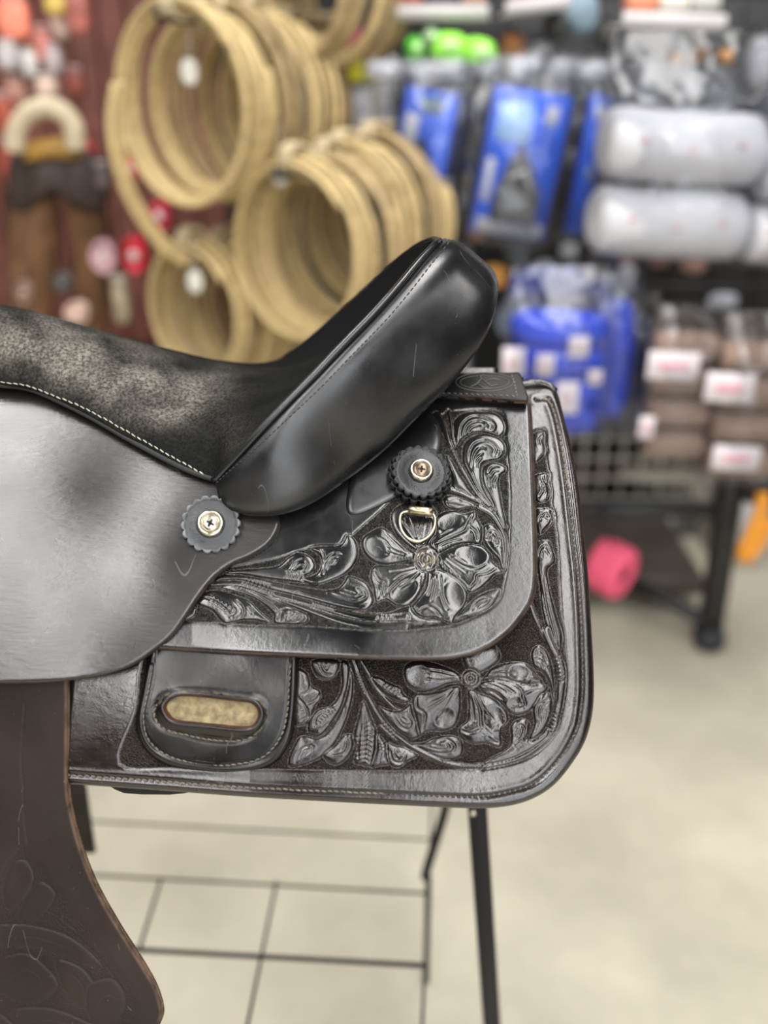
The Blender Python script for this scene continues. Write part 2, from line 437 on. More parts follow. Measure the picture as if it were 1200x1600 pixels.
def tool_jockey(U, Vv, d):
    T = Tool(U, Vv)
    T.field([(697, 644), (740, 641), (783, 643), (788, 673), (791, 713), (795, 763), (795, 800), (794, 830), (792, 867), (790, 888), (787, 910), (779, 932), (768, 947), (748, 961), (712, 976), (681, 981),
             (625, 986), (560, 985), (493, 980), (387, 977), (349, 974), (283, 972), (262, 970), (300, 925), (330, 893), (387, 882), (440, 870), (491, 854), (531, 851), (560, 828), (605, 788), (640, 750), (676, 722), (684, 695), (683, 662)])
    T.zoom(680, 630, 1 / 6)                    # scrolls along the right border
    T.stem([(150, 800), (260, 840), (370, 900), (480, 960), (560, 1040), (650, 1160)], 26, 30)
    T.shape([(80, 900), (130, 865), (250, 895), (400, 955), (520, 1020), (430, 1005), (330, 975), (200, 1000), (110, 975)], 3, 4)
    T.cut([(110, 930), (230, 925), (330, 950)]); T.cut([(120, 950), (200, 955), (260, 960)]); T.cut([(130, 900), (190, 900), (240, 915)])
    T.shape([(440, 720), (440, 620), (490, 570), (560, 560), (650, 590), (662, 635), (612, 680), (600, 760), (620, 900), (650, 1050), (665, 1150), (640, 1230), (600, 1150), (540, 1000), (490, 880), (455, 790)], 3.6, 5, rim=.5)
    T.cut([(500, 650), (530, 603), (595, 600)], 1.7, 2); T.cut([(520, 700), (545, 650), (590, 640)]); T.cut([(515, 780), (500, 700), (520, 670)]); T.cut([(560, 800), (545, 740), (575, 690)]); T.cut([(480, 800), (540, 930), (590, 1080)], 1.3, 1.2)
    T.shape([(330, 700), (265, 560), (262, 410), (320, 330), (430, 292), (560, 308), (650, 380), (655, 460), (600, 522), (520, 535), (450, 565), (432, 630), (440, 730), (480, 840), (545, 960), (480, 955), (400, 830)], 3.9, 5.5, rim=.6)
    T.cut([(325, 560), (330, 460), (370, 385), (450, 355), (530, 375), (575, 430), (560, 485)], 1.9, 2.2); T.cut([(350, 600), (362, 500), (405, 430), (465, 430)], 1.9, 2.4)
    T.cut([(375, 600), (385, 520), (440, 478)], 1.7, 2.2); T.cut([(395, 610), (400, 555), (435, 512)], 1.6, 2); T.cut([(340, 640), (400, 780), (470, 900)], 1.2, 1)
    T.cut([(585, 420), (600, 460), (580, 490)], 1.4, 1.2)
    T.shape([(215, 395), (172, 400), (160, 250), (200, 140), (300, 85), (450, 78), (570, 100), (640, 170), (655, 255), (600, 312), (520, 290), (430, 268), (330, 285), (255, 335)], 3.9, 5.5, rim=.6)
    T.cut([(235, 330), (250, 220), (320, 140), (420, 128), (520, 165), (560, 215), (540, 250), (490, 240)], 1.8, 2.2); T.cut([(270, 300), (310, 205), (390, 172), (450, 190)], 1.7, 2); T.cut([(300, 290), (345, 225), (420, 210)], 1.5, 1.8)
    T.cut([(500, 180), (530, 210), (515, 235)], 1.2, 1)
    T.shape([(100, 490), (160, 540), (230, 660), (320, 800), (372, 885), (250, 835), (165, 790), (150, 680), (120, 575)], 3.6, 7)
    T.stem([(10, 110), (80, 230), (140, 380), (210, 540), (300, 700), (400, 860), (500, 965)], 34, 14, 2.6)
    T.ticks((150, 420), (240, 580), 7, 26, 1.1, 1.6)
    T.cut([(60, 90), (100, 160), (150, 330)], 1.5, 1.6); T.stem([(130, 80), (150, 200), (165, 330), (190, 410)], 18, 10, 3.2)
    T.ticks((440, 935), (560, 1030), 6, 16, .9, 1.1)
    T.zoom(560, 780, 260 / 1200)               # right lower vines
    T.stem([(870, 60), (960, 110), (1025, 210), (1058, 320), (1052, 430), (1045, 500)], 22, 16)
    T.shape([(900, 205), (955, 180), (1020, 235), (1045, 330), (1052, 430), (1035, 500), (1005, 430), (945, 370), (905, 300)], 3.2, 4.5)
    T.cut([(925, 290), (935, 240), (975, 228), (1010, 270), (1018, 330)], 1.5, 1.8); T.cut([(945, 300), (960, 270), (990, 285), (998, 330)], 1.3, 1.5); T.ticks((970, 270), (1000, 330), 5, 14, .9, 1)
    T.shape([(690, 870), (780, 770), (860, 700), (950, 658), (1025, 655), (985, 750), (900, 812), (780, 845)], 3.2, 4.5)
    T.cut([(815, 805), (845, 745), (900, 712), (955, 715), (935, 760), (860, 800)], 1.5, 1.8); T.cut([(850, 780), (880, 745), (920, 735)], 1.2, 1.4); T.cut([(720, 860), (770, 845), (830, 850)], 1.2, 1.2)
    T.shape([(-120, 800), (0, 818), (150, 822), (230, 815), (300, 790), (380, 768), (420, 830), (500, 868), (590, 886), (450, 900), (300, 903), (150, 915), (0, 905), (-150, 880)], 3.4, 5)
    T.cut([(-100, 850), (80, 868), (250, 880), (480, 885)], 1.6, 2); T.ticks((150, 862), (290, 848), 7, 20, 1, 1.5)
    T.zoom(280, 820, 320 / 1200)               # left scrolls
    T.shape([(60, 485), (100, 490), (92, 530), (40, 560), (20, 545)], 2.6, 3)
    T.shape([(140, 402), (230, 385), (330, 415), (410, 445), (465, 500), (540, 575), (440, 560), (350, 562), (265, 578), (195, 505), (105, 462)], 3.6, 5, rim=.4)
    T.cut([(150, 425), (220, 455), (280, 500), (300, 540)], 1.5, 1.8); T.ticks((190, 440), (310, 510), 6, 16, 1, 1.2); T.cut([(330, 440), (370, 490), (365, 530), (330, 550)], 1.6, 1.8); T.cut([(400, 480), (430, 520)], 1.3, 1.4)
    T.shape([(185, 352), (300, 342), (420, 375), (540, 425), (640, 478), (740, 518), (758, 555), (725, 580), (640, 582), (558, 575), (550, 520), (480, 455), (400, 412), (290, 382)], 3.6, 5, rim=.5)
    T.cut([(580, 555), (590, 505), (650, 495), (705, 530), (690, 560), (630, 562)], 1.5, 2); T.ticks((640, 520), (690, 550), 4, 14, 1, 1.2); T.cut([(230, 360), (400, 395), (520, 455), (570, 500)], 1.5, 1.6)
    T.stem([(190, 340), (330, 340), (480, 385), (640, 445), (800, 510), (950, 562), (1100, 588), (1330, 598)], 24, 22, 3.4)
    T.stem([(560, 405), (750, 455), (900, 500), (1050, 538), (1220, 548), (1330, 540)], 22, 18, 3.0)
    T.ticks((780, 462), (890, 500), 7, 20, 1, 1.4); T.ticks((1160, 535), (1240, 550), 4, 18, 1, 1.3)
    T.shape([(205, 330), (260, 292), (370, 298), (500, 325), (700, 363), (850, 384), (930, 370), (970, 330), (992, 298), (1085, 333), (1128, 390), (1138, 455), (1090, 498), (980, 490), (850, 460), (700, 420), (540, 382), (380, 330), (280, 328)], 3.8, 5.5, rim=.5)
    T.cut([(870, 400), (960, 430), (1045, 448), (1098, 420), (1080, 375), (1010, 348)], 1.8, 2.2); T.cut([(930, 398), (1020, 425), (1065, 405), (1040, 375)], 1.5, 1.8); T.cut([(960, 385), (1030, 402)], 1.3, 1.4)
    T.ticks((380, 322), (515, 368), 7, 24, 1.1, 1.6); T.cut([(400, 318), (620, 362), (850, 405)], 1.3, 1.0)
    T.shape([(260, 286), (350, 265), (480, 256), (580, 240), (640, 190), (700, 163), (770, 188), (797, 240), (775, 280), (740, 300), (800, 345), (640, 330), (500, 312), (380, 292)], 3.7, 5, rim=.5)
    T.cut([(650, 260), (690, 215), (735, 205), (755, 240), (730, 272), (670, 280)], 1.6, 2); T.cut([(675, 262), (715, 238), (735, 252)], 1.3, 1.6); T.ticks((630, 290), (715, 302), 5, 18, 1.1, 1.6)
    T.shape([(770, 140), (822, 128), (940, 120), (985, 60), (1035, 95), (1048, 180), (1005, 260), (920, 312), (800, 348), (720, 322), (800, 290), (832, 240), (828, 185)], 3.9, 6, rim=.4)
    T.cut([(840, 290), (860, 215), (905, 168), (950, 175)], 1.7, 2); T.cut([(860, 270), (885, 205), (930, 190)], 1.4, 1.6); T.cut([(885, 235), (915, 205)], 1.3, 1.4)
    T.cut([(830, 140), (850, 200), (830, 270)], 1.4, 1.4)
    T.zoom(560, 780, 260 / 1200)               # flower
    T.shape([(430, 370), (340, 320), (250, 210), (240, 100), (330, 30), (500, 30), (580, 130), (570, 240), (510, 320)], 3.2, 7)
    for a in (300, 360, 420, 470): T.cut([(440, 330), ((a + 440) / 2, 230), (a, 130)], 1.2, 1.3)
    T.shape([(420, 400), (330, 340), (250, 262), (170, 205), (90, 235), (35, 275), (20, 330), (50, 400), (110, 452), (200, 472), (300, 455), (390, 440)], 4.2, 8, rim=.5)
    T.dish((140, 345), 80, 62, 30, 2.2); T.cut([(360, 385), (270, 300), (200, 235)], 1.4, 1.6); T.cut([(380, 380), (300, 300), (240, 230)], 1.3, 1.4); T.cut([(340, 395), (270, 375), (215, 340)], 1.3, 1.5); T.cut([(330, 410), (260, 395), (200, 380)], 1.2, 1.4)
    T.ticks((300, 448), (385, 440), 5, 20, 1, 1.2)
    T.shape([(560, 400), (510, 320), (560, 240), (558, 150), (600, 100), (680, 84), (760, 105), (845, 88), (860, 140), (892, 200), (893, 265), (870, 322), (780, 315), (700, 330), (620, 372)], 4.2, 8, rim=.6)
    T.dish((665, 165), 88, 52, -12, 2.4); T.cut([(590, 300), (690, 262), (770, 225), (792, 170)], 1.7, 2); T.cut([(830, 110), (800, 180), (850, 235), (862, 290)], 1.7, 2)
    T.cut([(575, 272), (640, 240), (700, 215)], 1.3, 1.5); T.cut([(560, 320), (640, 290), (720, 262)], 1.3, 1.5); T.cut([(590, 335), (660, 305), (740, 290)], 1.3, 1.5); T.ticks((600, 385), (680, 345), 5, 18, 1, 1.2)
    T.shape([(565, 415), (640, 372), (720, 336), (820, 325), (900, 345), (950, 390), (975, 455), (1045, 522), (990, 542), (930, 600), (870, 650), (800, 672), (740, 615), (670, 555), (600, 505)], 4.2, 8, rim=.6)
    T.dish((815, 405), 100, 58, 8, 2.4); T.cut([(640, 430), (710, 475), (780, 525)], 1.4, 1.7); T.cut([(660, 420), (760, 480), (850, 500), (920, 470)], 1.5, 1.8); T.cut([(650, 400), (720, 425), (780, 460)], 1.3, 1.5); T.cut([(620, 445), (680, 500), (730, 560)], 1.3, 1.5)
    T.cut([(800, 645), (850, 590), (860, 550), (930, 535), (990, 500)], 1.8, 2.2); T.ticks((585, 480), (640, 530), 4, 16, 1, 1.2)
    T.shape([(500, 500), (600, 515), (700, 570), (770, 640), (787, 710), (750, 790), (700, 850), (670, 898), (560, 852), (450, 845), (388, 778), (430, 720), (480, 650), (495, 570)], 4.2, 8, rim=.6)
    T.dish((690, 690), 62, 92, -18, 2.4); T.cut([(590, 550), (600, 680), (640, 795)], 1.6, 2); T.cut([(560, 560), (552, 650), (525, 735)], 1.5, 1.8); T.cut([(535, 570), (520, 640), (495, 700)], 1.3, 1.6); T.cut([(575, 560), (580, 640), (570, 700)], 1.3, 1.5)
    T.cut([(425, 810), (500, 775), (560, 800), (600, 845), (665, 855)], 1.8, 2.2)
    T.shape([(440, 500), (400, 480), (300, 475), (180, 480), (110, 488), (85, 560), (108, 640), (130, 742), (200, 725), (280, 768), (370, 762), (430, 700), (478, 600), (490, 530)], 4.2, 8, rim=.6)
    T.dish((330, 660), 95, 62, -38, 2.4); T.cut([(430, 520), (310, 575), (215, 665)], 1.7, 2); T.cut([(415, 495), (330, 515), (230, 522)], 1.4, 1.7); T.cut([(440, 530), (380, 590), (300, 640)], 1.4, 1.7); T.cut([(420, 510), (320, 545), (260, 580)], 1.3, 1.5)
    T.cut([(110, 510), (150, 580), (192, 600), (175, 700)], 1.8, 2.2); T.ticks((470, 560), (465, 650), 5, 16, 1, 1.2)
    T.center((490, 435), 78, 8)
    T.zoom(0, 0, 1)
    T.relax()
    return T

def tool_skirt(U, Vv, d):
    T = Tool(U, Vv)
    T.field([(851, 672), (852, 707), (859, 760), (862, 800), (869, 835), (872, 885), (875, 947), (879, 992), (884, 1040), (884, 1072), (881, 1098), (874, 1131), (856, 1159), (830, 1181), (795, 1195), (737, 1202),
             (620, 1205), (440, 1203), (267, 1200), (187, 1192), (212, 1110), (240, 1000), (400, 900), (700, 760), (836, 672)])
    T.zoom(800, 660, .25)                      # strip beside the border
    T.shape([(130, 75), (198, 58), (204, 130), (210, 190), (150, 250), (120, 200)], 3.4, 5); T.cut([(190, 80), (165, 110), (175, 150)], 1.4, 1.6)
    T.shape([(140, 335), (225, 320), (228, 380), (240, 430), (228, 485), (165, 500), (130, 430)], 3.4, 5); T.cut([(195, 335), (205, 370), (225, 385)], 1.5, 1.8); T.cut([(165, 470), (195, 420), (180, 370)], 1.4, 1.6)
    T.shape([(150, 550), (190, 535), (245, 543), (262, 612), (225, 660), (175, 702), (150, 640)], 3.6, 5); T.cut([(165, 640), (175, 585), (215, 575), (235, 600)], 1.5, 1.8); T.cut([(170, 620), (190, 600), (220, 605)], 1.3, 1.5); T.cut([(172, 600), (215, 560)], 1.3, 1.4); T.cut([(180, 690), (230, 640), (250, 600)], 1.4, 1.4)
    T.stem([(110, 1130), (150, 1230), (205, 1340), (265, 1450)], 20, 12)
    T.shape([(150, 760), (190, 738), (235, 742), (256, 800), (270, 870), (222, 922), (240, 1060), (285, 1230), (315, 1340), (290, 1470), (262, 1440), (195, 1200), (172, 1000), (155, 880)], 3.8, 5, rim=.4)
    T.cut([(165, 880), (175, 800), (210, 770), (240, 820)], 1.6, 2); T.cut([(182, 860), (195, 810), (225, 830)], 1.3, 1.5); T.cut([(200, 960), (230, 1150), (275, 1330), (285, 1420)], 1.8, 2); T.cut([(185, 1020), (210, 1180), (260, 1340)], 1.3, 1.2)
    T.ticks((150, 1120), (190, 1220), 5, 18, 1, 1.3)
    T.zoom(620, 1000, .28 / 1.2)
    # right border vine
    T.stem([(1000, -60), (1040, 40), (1080, 120), (1105, 220), (1100, 330), (1085, 440), (1070, 500), (1045, 595), (950, 700), (840, 775), (700, 820), (560, 848)], 30, 20, 3.4)
    T.ticks((1065, 110), (1100, 270), 7, 24, 1.1, 1.8); T.ticks((1075, 495), (1030, 610), 6, 20, 1, 1.6); T.cut([(1075, 290), (1075, 430)], 1.3, 1.5); T.cut([(560, 835), (720, 800), (860, 735), (960, 640)], 1.4, 1.6)
    T.shape([(900, 90), (938, 36), (990, 60), (1028, 135), (1052, 250), (1050, 420), (1030, 310), (980, 222), (920, 185)], 3.6, 5, rim=.4)
    T.cut([(930, 110), (945, 65), (985, 95), (1012, 165)], 1.6, 1.8); T.cut([(955, 100), (985, 120), (1000, 170)], 1.3, 1.5); T.cut([(945, 130), (975, 145), (990, 190)], 1.3, 1.5)
    T.shape([(940, 375), (1005, 350), (1038, 390), (1032, 500), (985, 600), (930, 660), (870, 690), (895, 640), (920, 560), (912, 470)], 3.6, 5.5, rim=.4)
    T.cut([(945, 520), (950, 440), (1020, 395)], 1.6, 2); T.cut([(965, 520), (975, 450), (1015, 425)], 1.3, 1.6); T.cut([(970, 545), (985, 480)], 1.3, 1.5); T.ticks((905, 570), (880, 650), 5, 14, .9, 1.2)
    T.shape([(765, 650), (762, 580), (800, 535), (858, 530), (892, 562), (885, 620), (855, 660), (905, 668), (970, 630), (1010, 585), (1018, 640), (920, 720), (800, 785), (690, 820), (560, 838), (620, 795), (720, 740), (758, 700)], 3.6, 5, rim=.5)
    T.cut([(790, 620), (815, 570), (852, 585), (840, 640), (800, 690)], 1.7, 2); T.cut([(810, 640), (825, 600)], 1.3, 1.5); T.ticks((805, 735), (865, 690), 5, 18, 1, 1.5)
    # lower vine
    T.stem([(560, 842), (430, 842), (300, 812), (150, 750), (0, 660), (-100, 570)], 20, 22, 3.2); T.ticks((430, 845), (548, 838), 7, 14, 1, 1.6)
    T.shape([(20, 660), (100, 690), (180, 685), (260, 650), (350, 638), (420, 660), (447, 720), (420, 782), (330, 802), (220, 780), (120, 735)], 3.8, 5.5, rim=.5)
    T.cut([(150, 715), (270, 755), (360, 755), (390, 710), (340, 668), (280, 680)], 1.8, 2.2); T.cut([(190, 712), (290, 735), (350, 725), (335, 690)], 1.5, 1.8); T.cut([(240, 705), (310, 712)], 1.3, 1.4)
    T.zoom(440, 1020, .2)
    T.shape([(120, 130), (200, 160), (230, 250), (302, 300), (302, 360), (262, 420), (240, 500), (180, 562), (100, 555)], 3.2, 5)
    T.cut([(225, 225), (215, 290), (160, 330)], 1.6, 2); T.cut([(302, 320), (262, 372), (190, 402)], 1.6, 2); T.cut([(130, 350), (192, 430), (205, 495), (150, 532)], 1.6, 2)
    T.shape([(240, 60), (270, 180), (350, 212), (425, 170), (445, 60)], 3, 5); T.cut([(290, 80), (330, 160), (400, 170)], 1.5, 1.8); T.cut([(320, 80), (350, 130), (370, 90)], 1.3, 1.5)
    T.stem([(560, 60), (590, 150), (650, 300), (750, 480), (850, 600), (1000, 725), (1110, 785), (1250, 850)], 34, 16, 3.4)
    T.stem([(620, 60), (700, 200), (780, 320), (880, 430), (980, 470)], 22, 20, 3.2)
    T.shape([(700, 200), (760, 188), (850, 238), (930, 270), (960, 330), (1012, 362), (960, 392), (860, 365), (770, 300)], 3.4, 5, rim=.4); T.ticks((800, 225), (930, 310), 6, 26, 1.1, 1.6)
    T.shape([(760, 420), (850, 450), (950, 440), (1008, 398), (1032, 480), (1058, 560), (1085, 640), (1020, 672), (940, 640), (850, 560)], 3.8, 5.5, rim=.5)
    T.cut([(870, 480), (930, 570), (1000, 600), (1028, 540), (980, 475)], 1.7, 2.2); T.cut([(900, 490), (955, 560), (1000, 560)], 1.4, 1.8); T.cut([(930, 500), (970, 530)], 1.3, 1.4)
    T.ticks((790, 520), (885, 635), 6, 22, 1, 1.6); T.ticks((590, 160), (650, 290), 7, 34, 1.1, 1.5)
    T.shape([(535, 100), (562, 250), (540, 420), (475, 600), (372, 765), (240, 850), (70, 892), (58, 820), (130, 668), (190, 650), (270, 672), (340, 640), (420, 540), (490, 400), (520, 250)], 3.7, 5.5, rim=.5)
    T.cut([(105, 860), (140, 770), (215, 722), (245, 740), (180, 800)], 1.6, 2); T.cut([(130, 840), (170, 770), (220, 750)], 1.3, 1.5); T.cut([(420, 560), (480, 500), (500, 420)], 1.4, 1.6)
    T.shape([(465, 70), (470, 250), (430, 362), (370, 420), (290, 442), (222, 520), (205, 600), (240, 642), (310, 640), (370, 570), (440, 470), (482, 380), (520, 250), (530, 90)], 3.8, 5.5, rim=.5)
    T.cut([(262, 570), (268, 505), (330, 455), (400, 430)], 1.6, 2); T.ticks((290, 550), (400, 445), 7, 18, 1, 1.4); T.cut([(300, 610), (370, 540)], 1.3, 1.4); T.cut([(495, 300), (480, 400), (440, 480)], 1.3, 1.3)
    T.shape([(330, 800), (420, 720), (490, 640), (550, 640), (562, 720), (520, 812), (440, 872), (380, 862)], 3.6, 5.5, rim=.4)
    T.cut([(400, 805), (480, 790), (520, 720), (510, 670)], 1.6, 2); T.cut([(420, 770), (470, 750), (490, 700)], 1.3, 1.5)
    T.shape([(560, 660), (600, 500), (640, 370), (700, 500), (742, 620), (742, 750), (705, 885), (620, 872), (565, 852), (590, 740)], 3.6, 6)
    T.ticks((690, 560), (650, 850), 9, 36, 1.1, 1.5, -.5); T.ticks((590, 650), (580, 840), 6, 26, 1.1, 1.4); T.cut([(640, 420), (660, 620), (640, 850)], 1.5, 1.7); T.cut([(620, 560), (600, 700), (600, 840)], 1.4, 1.6)
    T.shape([(745, 640), (790, 670), (832, 740), (852, 862), (760, 885), (705, 892), (742, 760)], 3.3, 5); T.ticks((780, 660), (800, 760), 5, 22, 1, 1.5); T.cut([(760, 860), (780, 780)], 1.3, 1.5)
    T.shape([(828, 700), (880, 722), (960, 740), (1065, 800), (980, 850), (920, 892), (858, 880), (828, 800)], 3.6, 5.5, rim=.4)
    T.cut([(850, 760), (870, 840), (940, 858), (972, 800)], 1.6, 2); T.cut([(875, 760), (895, 820), (940, 820)], 1.3, 1.5); T.cut([(900, 760), (925, 790)], 1.3, 1.4)
    T.zoom(620, 1000, .28 / 1.2)
    T.shape([(480, 215), (440, 100), (540, 20), (660, 40), (690, 130), (560, 220)], 4, 8)
    T.shape([(430, 240), (350, 190), (180, 140), (70, 160), (48, 230), (80, 312), (150, 347), (250, 332), (350, 292), (440, 280)], 4.2, 8, rim=.5)
    T.cut([(400, 240), (280, 210), (180, 200)], 1.4, 1.6); T.cut([(400, 255), (300, 270), (200, 260)], 1.4, 1.6); T.dish((150, 240), 70, 60, 0, 2)
    T.shape([(600, 235), (650, 180), (760, 150), (862, 155), (905, 195), (975, 275), (960, 302), (870, 302), (760, 285), (640, 270), (560, 270)], 4.2, 8, rim=.6)
    T.dish((825, 225), 65, 48, 10, 2.4); T.cut([(600, 240), (700, 225), (790, 228)], 1.4, 1.7); T.cut([(610, 255), (720, 255), (860, 290), (905, 240)], 1.5, 1.8); T.cut([(620, 225), (700, 200), (760, 200)], 1.3, 1.4)
    T.shape([(550, 300), (620, 272), (740, 276), (880, 302), (965, 290), (1012, 322), (962, 370), (932, 420), (880, 482), (790, 502), (720, 452), (650, 382), (580, 352)], 4.2, 8, rim=.6)
    T.cut([(590, 290), (660, 310), (725, 345)], 1.5, 2); T.cut([(630, 280), (720, 310), (790, 355)], 1.5, 2); T.cut([(670, 275), (790, 300), (840, 345), (838, 400)], 1.7, 2.2)
    T.cut([(805, 468), (860, 440), (850, 375), (890, 345), (965, 330)], 1.8, 2.3); T.cut([(575, 345), (640, 345), (710, 395)], 2.2, 2.4); T.dish((790, 430), 50, 40, -30, 1.4)
    T.shape([(480, 335), (560, 360), (660, 400), (732, 470), (744, 540), (702, 600), (695, 715), (600, 692), (500, 692), (428, 645), (418, 590), (470, 540), (480, 450)], 4.2, 8, rim=.6)
    T.dish((655, 520), 62, 78, -25, 2.4); T.cut([(495, 350), (505, 440), (520, 545)], 1.6, 2.2); T.cut([(505, 350), (555, 460), (565, 590)], 1.7, 2.2); T.cut([(540, 365), (580, 450), (645, 530)], 1.5, 2); T.cut([(485, 360), (490, 470)], 1.4, 1.8)
    T.cut([(435, 605), (495, 625), (555, 598)], 1.8, 2.3); T.cut([(610, 655), (660, 685), (690, 690)], 1.5, 1.8)
    T.shape([(410, 310), (300, 338), (200, 358), (130, 362), (105, 430), (128, 520), (155, 642), (200, 612), (320, 607), (392, 572), (425, 480), (428, 370)], 4.2, 8, rim=.6)
    T.dish((320, 520), 62, 50, -40, 2.4); T.cut([(385, 320), (300, 405), (195, 468)], 1.7, 2.3); T.cut([(400, 325), (350, 420), (310, 480)], 1.6, 2); T.cut([(375, 325), (300, 375), (220, 405)], 1.5, 1.9); T.cut([(410, 330), (340, 460), (270, 530)], 1.3, 1.5)
    T.cut([(135, 375), (135, 450), (190, 500), (172, 605)], 1.8, 2.3)
    T.center((495, 258), 55, 8)
    T.relax()
    return T
# ------------------------------------------------------------------ materials of the saddle
M_JOCKEY = leather('black tooled leather', (.005, .005, .0055), (.008, .0075, .0075), .20, grain=.7, edge=(.075, .042, .028))
M_SKIRT = leather('dark brown black tooled leather', (.008, .0055, .005), (.012, .008, .0065), .19, grain=1.1, dirt=(.075, .058, .038), edge=(.03, .018, .012))
M_SEATJ = leather('dark smooth leather', (.010, .008, .008), (.014, .011, .011), .27, grain=.7, streak=.5, edge=(.05, .032, .022), scratch=.4, rvar=.035)
M_FENDER = leather('brown black fender leather', (.014, .009, .0075), (.024, .015, .012), .50, spec=.3, grain=.9, edge=(.16, .10, .06), dirt=(.05, .045, .035), scratch=.7)
M_CANTLE = leather('smooth black cantle leather', (.005, .005, .006), (.008, .008, .009), .28, grain=.3, edge=(.02, .018, .016), scratch=.5)
M_PLATE = leather('black rigging leather', (.004, .0035, .0035), (.007, .0055, .005), .24, spec=.5, grain=.5, edge=(.10, .025, .012))
M_STITCH = plain('grey brown waxed thread', (.12, .107, .083), .7, var=.45, scale=300)
M_STITCHD = plain('dark waxed thread', (.03, .026, .022), .6, var=.6, scale=160)
M_STITCHL = plain('pale waxed thread', (.30, .28, .22), .75, var=.3, scale=300)
M_FLEECE = plain('tan fleece lining', (.27, .21, .115), .95, var=.4, scale=160, bump=1.0)
M_NICKEL = plain('worn nickel', (.55, .51, .42), .26, 1.0, var=.25, scale=220, bump=.1)
M_BRASSY = plain('tarnished nickel brass', (.58, .50, .33), .28, 1.0, var=.4, scale=180, bump=.15)
M_SLOT = plain('dark screw recess', (.02, .012, .008), .7)
M_ROS_LIT = leather('black rosette leather', (.022, .024, .027), (.030, .034, .038), .34, grain=3.0, edge=(.20, .20, .20), scratch=.2, spec=.5)  # front rosette: lit grey and rim highlight put into the colour

M_STRAP = leather('matt black strap leather', (.006, .006, .006), (.010, .010, .010), .42, grain=.5, scratch=.2, spec=.3)
M_ROS2 = leather('unlit rosette leather', (.006, .0065, .007), (.010, .011, .012), .30, grain=1.5, edge=(.02, .02, .02), scratch=.2, spec=.35)  # rear rosette: darker copy, no lit grey in the base colour
def suede_mat():
    m, nt, b = mat_new('black suede'); N, L = nt.nodes.new, nt.links.new
    tc = N('ShaderNodeTexCoord')
    def noise(s, d=5):
        n = N('ShaderNodeTexNoise'); n.inputs['Scale'].default_value = s; n.inputs['Detail'].default_value = d; L(tc.outputs['Object'], n.inputs['Vector']); return n.outputs['Fac']
    def rng(x, a, bb):
        r = N('ShaderNodeMapRange'); r.inputs[1].default_value = a; r.inputs[2].default_value = bb; L(x, r.inputs[0]); return r.outputs[0]
    def mul(a, bb, op='MULTIPLY'):
        n = N('ShaderNodeMath'); n.operation = op; L(a, n.inputs[0])
        if hasattr(bb, 'is_linked'): L(bb, n.inputs[1])
        else: n.inputs[1].default_value = bb
        return n.outputs[0]
    at_ = N('ShaderNodeAttribute'); at_.attribute_name = 'wear'
    w = mul(at_.outputs['Fac'], rng(noise(26), .27, .62)); f = rng(noise(430, 3), .36, .66)
    wf = mul(w, mul(f, .75)); wf = mul(wf, mul(w, .25), 'ADD')
    mx = N('ShaderNodeMix'); mx.data_type = 'RGBA'; L(wf, mx.inputs[0]); mx.inputs[6].default_value = (.007, .0075, .0075, 1); mx.inputs[7].default_value = (.25, .23, .195, 1)
    L(mx.outputs[2], b.inputs['Base Color']); b.inputs['Roughness'].default_value = .95; b.inputs['Specular IOR Level'].default_value = .03
    b.inputs['Sheen Weight'].default_value = 0.0; b.inputs['Sheen Roughness'].default_value = .5; b.inputs['Sheen Tint'].default_value = (.7, .75, .75, 1)
    bp = N('ShaderNodeBump'); bp.inputs['Strength'].default_value = .9; bp.inputs['Distance'].default_value = .001
    L(noise(900, 3), bp.inputs['Height']); L(bp.outputs['Normal'], b.inputs['Normal'])
    return m
M_SUEDE = suede_mat()

# ------------------------------------------------------------------ the saddle
p, _ = barrel(np.array([300.]), np.array([1240.]), np.array([0.0]))
saddle = empty('western_saddle', (0.0, 0.0, 0.74), 'black and dark brown tooled leather western saddle with suede seat on a metal stand', 'saddle')

def flare(U, Vv):
    """the lower edge of the skirt stands away from the barrel"""
    return .0105 * np.clip((Vv - 1090) / 165., 0, 1.1)**2 * np.clip((U - 60) / 330., 0, 1)**2
def stitches(name, path, surf, off, parent, mat=M_STITCH, step=9.5, L=7.0, w=1.5, h=.8, jit=.5, seed=1, fl=0.0):
    """every stitch is a small rounded bar lying along the seam"""
    rnd = random.Random(seed); P = resample(spline(path, 10), step); mb = MB()
    for i in range(len(P) - 1):
        a = P[i]; t = P[i + 1] - P[i]; t = t / (np.linalg.norm(t) + 1e-9); n = np.array([-t[1], t[0]])
        c = a + t * L / 2 + n * rnd.uniform(-jit, jit)
        prof = [(-L / 2, .55), (-L / 4, 1.0), (L / 4, 1.0), (L / 2, .5)]
        pu, pv, po = [], [], []
        for s_, k in prof:
            for q, hh in ((-w * k, 0), (-w * .6 * k, h * k), (w * .6 * k, h * k), (w * k, 0)):
                x = c + t * s_ + n * (q + .5 * math.sin(s_ / L * 3)); pu.append(x[0]); pv.append(x[1]); po.append((hh - .4) * PX * 1.3 + off)
        Q, _ = surf(np.array(pu), np.array(pv), np.array(po) + fl * flare(np.array(pu), np.array(pv)))
        F = []
        for r in range(3):
            for k in range(3): F.append((r * 4 + k, r * 4 + 4 + k, r * 4 + 5 + k, r * 4 + 1 + k))
        F += [(0, 1, 2, 3), (15, 14, 13, 12)]
        mb.add(Q, F)
    o = mb.build(name, mat, parent); o['kind'] = 'stuff'; return o

